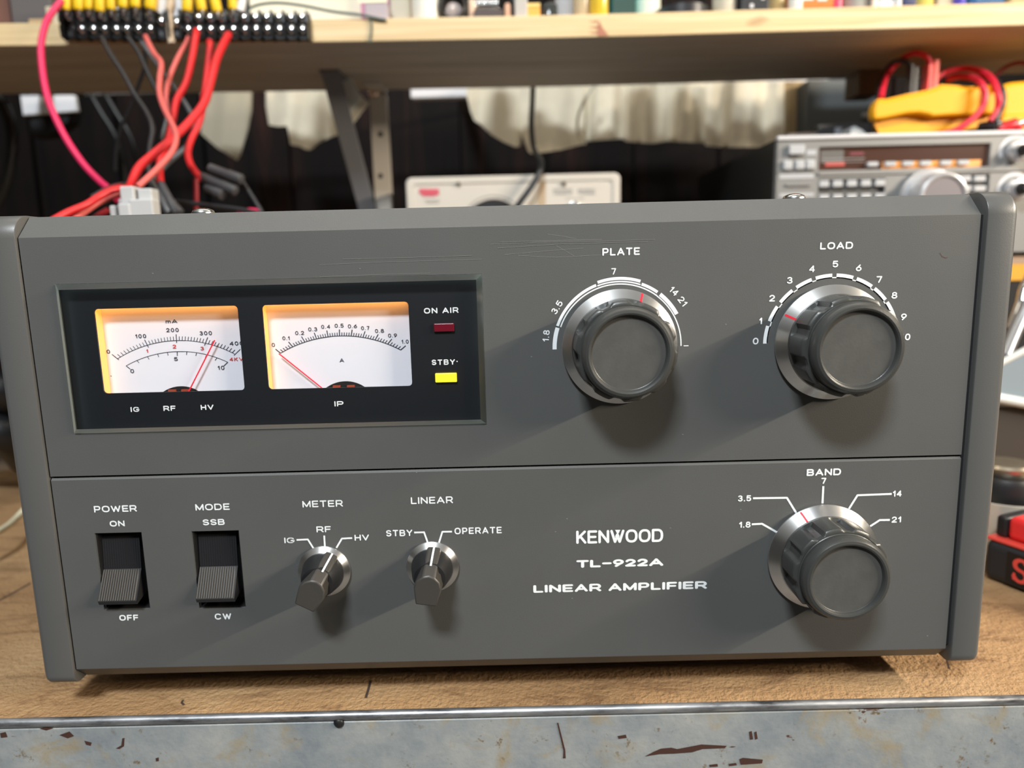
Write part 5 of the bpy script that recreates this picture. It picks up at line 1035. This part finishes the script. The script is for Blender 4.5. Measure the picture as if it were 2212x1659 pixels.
sjar('white_roll', 1708, 1738, 11, 3, K('white_roll', (.78, .78, .74), rough=.6), 'small white roll in front of the orange bag', 'roll', prof=[(.9, 0), (1, .1), (1, .9), (.5, 1), (.02, 1)])
sjar('pink_stopper', 1802, 1822, 9, 4, K('pink_plastic', (.75, .08, .16), rough=.4), 'small pink stopper right of the orange bag', 'stopper', prof=[(.95, 0), (1, .1), (1, .9), (.8, 1), (.02, 1)])
sbox('maroon_box', 1812, 1830, 50, 18, K('maroon_card', (.18, .03, .07), rough=.5), 'narrow maroon box behind the pink stopper', 'box')
sjar('glass_jar', 1832, 1884, 52, 8, K('smoky_glass', (.42, .42, .40), rough=.12, coat=.5), 'smoky glass jar left of the white marker', 'jar', TIN)
sjar('white_marker', 1884, 1897, 60, 3, K('cream_white', (.9, .82, .7), rough=.4), 'white marker pen standing at the shelf edge', 'marker', prof=[(.9, 0), (1, .02), (1, .95), (.02, 1)])
sbox('labelled_box', 1896, 1932, 52, 8, K('grey_label', (.30, .31, .36), rough=.5), 'dark grey box with a pale band, right of the white marker', 'box', parts=(('band', .05, .95, .04, .12, WHT), ('band', .1, .9, .17, .22, BLK)))
sjar('grey_tube', 1932, 1950, 55, 5, K('pale_grey_tube', (.62, .63, .66), rough=.35), 'pale grey tube right of the dark grey box', 'tube')
sbox('blue_black_pouch', 1950, 1982, 45, 8, K('navy_cloth', (.04, .05, .13), rough=.6), 'navy pouch between the pale tube and the lemon jar', 'pouch', bev=4)
sjar('lemon_jar', 1982, 2024, 50, 8, K('lemon_glass', (.70, .58, .16), rough=.2), 'lemon yellow jar near the right of the shelf', 'jar', WHT)
sbox('tan_carton', 2024, 2066, 52, 8, K('tan_card', (.52, .42, .32), rough=.7), 'tan carton right of the lemon jar', 'carton')
sjar('indigo_cap', 2064, 2090, 30, 3, K('indigo_plastic', (.10, .08, .52), rough=.4), 'bright indigo pot right of the tan carton', 'pot')
sbox('blue_bag', 2092, 2176, 40, 12, K('blue_plastic', (.02, .11, .30), rough=.4), 'blue bag with yellow fringe at the right of the shelf', 'bag', bev=6, parts=[('fringe', u, u+.18, -.02, .06, K('yellow_fringe', (.75, .55, .08), rough=.6)) for u in (.02, .25, .45)])
sbox('wicker_box', 2180, 2260, 45, 10, K('wicker_tan', (.50, .34, .18), rough=.7), 'tan wicker box at the right end of the shelf', 'box', bev=2)

for n_, (x0, x1, h, dY, l) in enumerate(((1010, 1075, 46, 128, 'left'), (1108, 1150, 26, 126, 'second'), (1330, 1420, 50, 122, 'third'), (1446, 1530, 42, 128, 'fourth'), (1556, 1600, 60, 126, 'fifth'), (1618, 1640, 30, 128, 'sixth'), (1715, 1800, 66, 124, 'right'))):
    sjar('storage_jar', x0, x1, h, dY, mat('cloudy_plastic', (.66, .62, .54), rough=.5), f'cloudy jar at the back of the shelf, {l}{"most" if l in ("left", "right") else " from the left"} of the back row', 'jar', WHT)['group'] = 'cloudy jars along the back of the shelf'
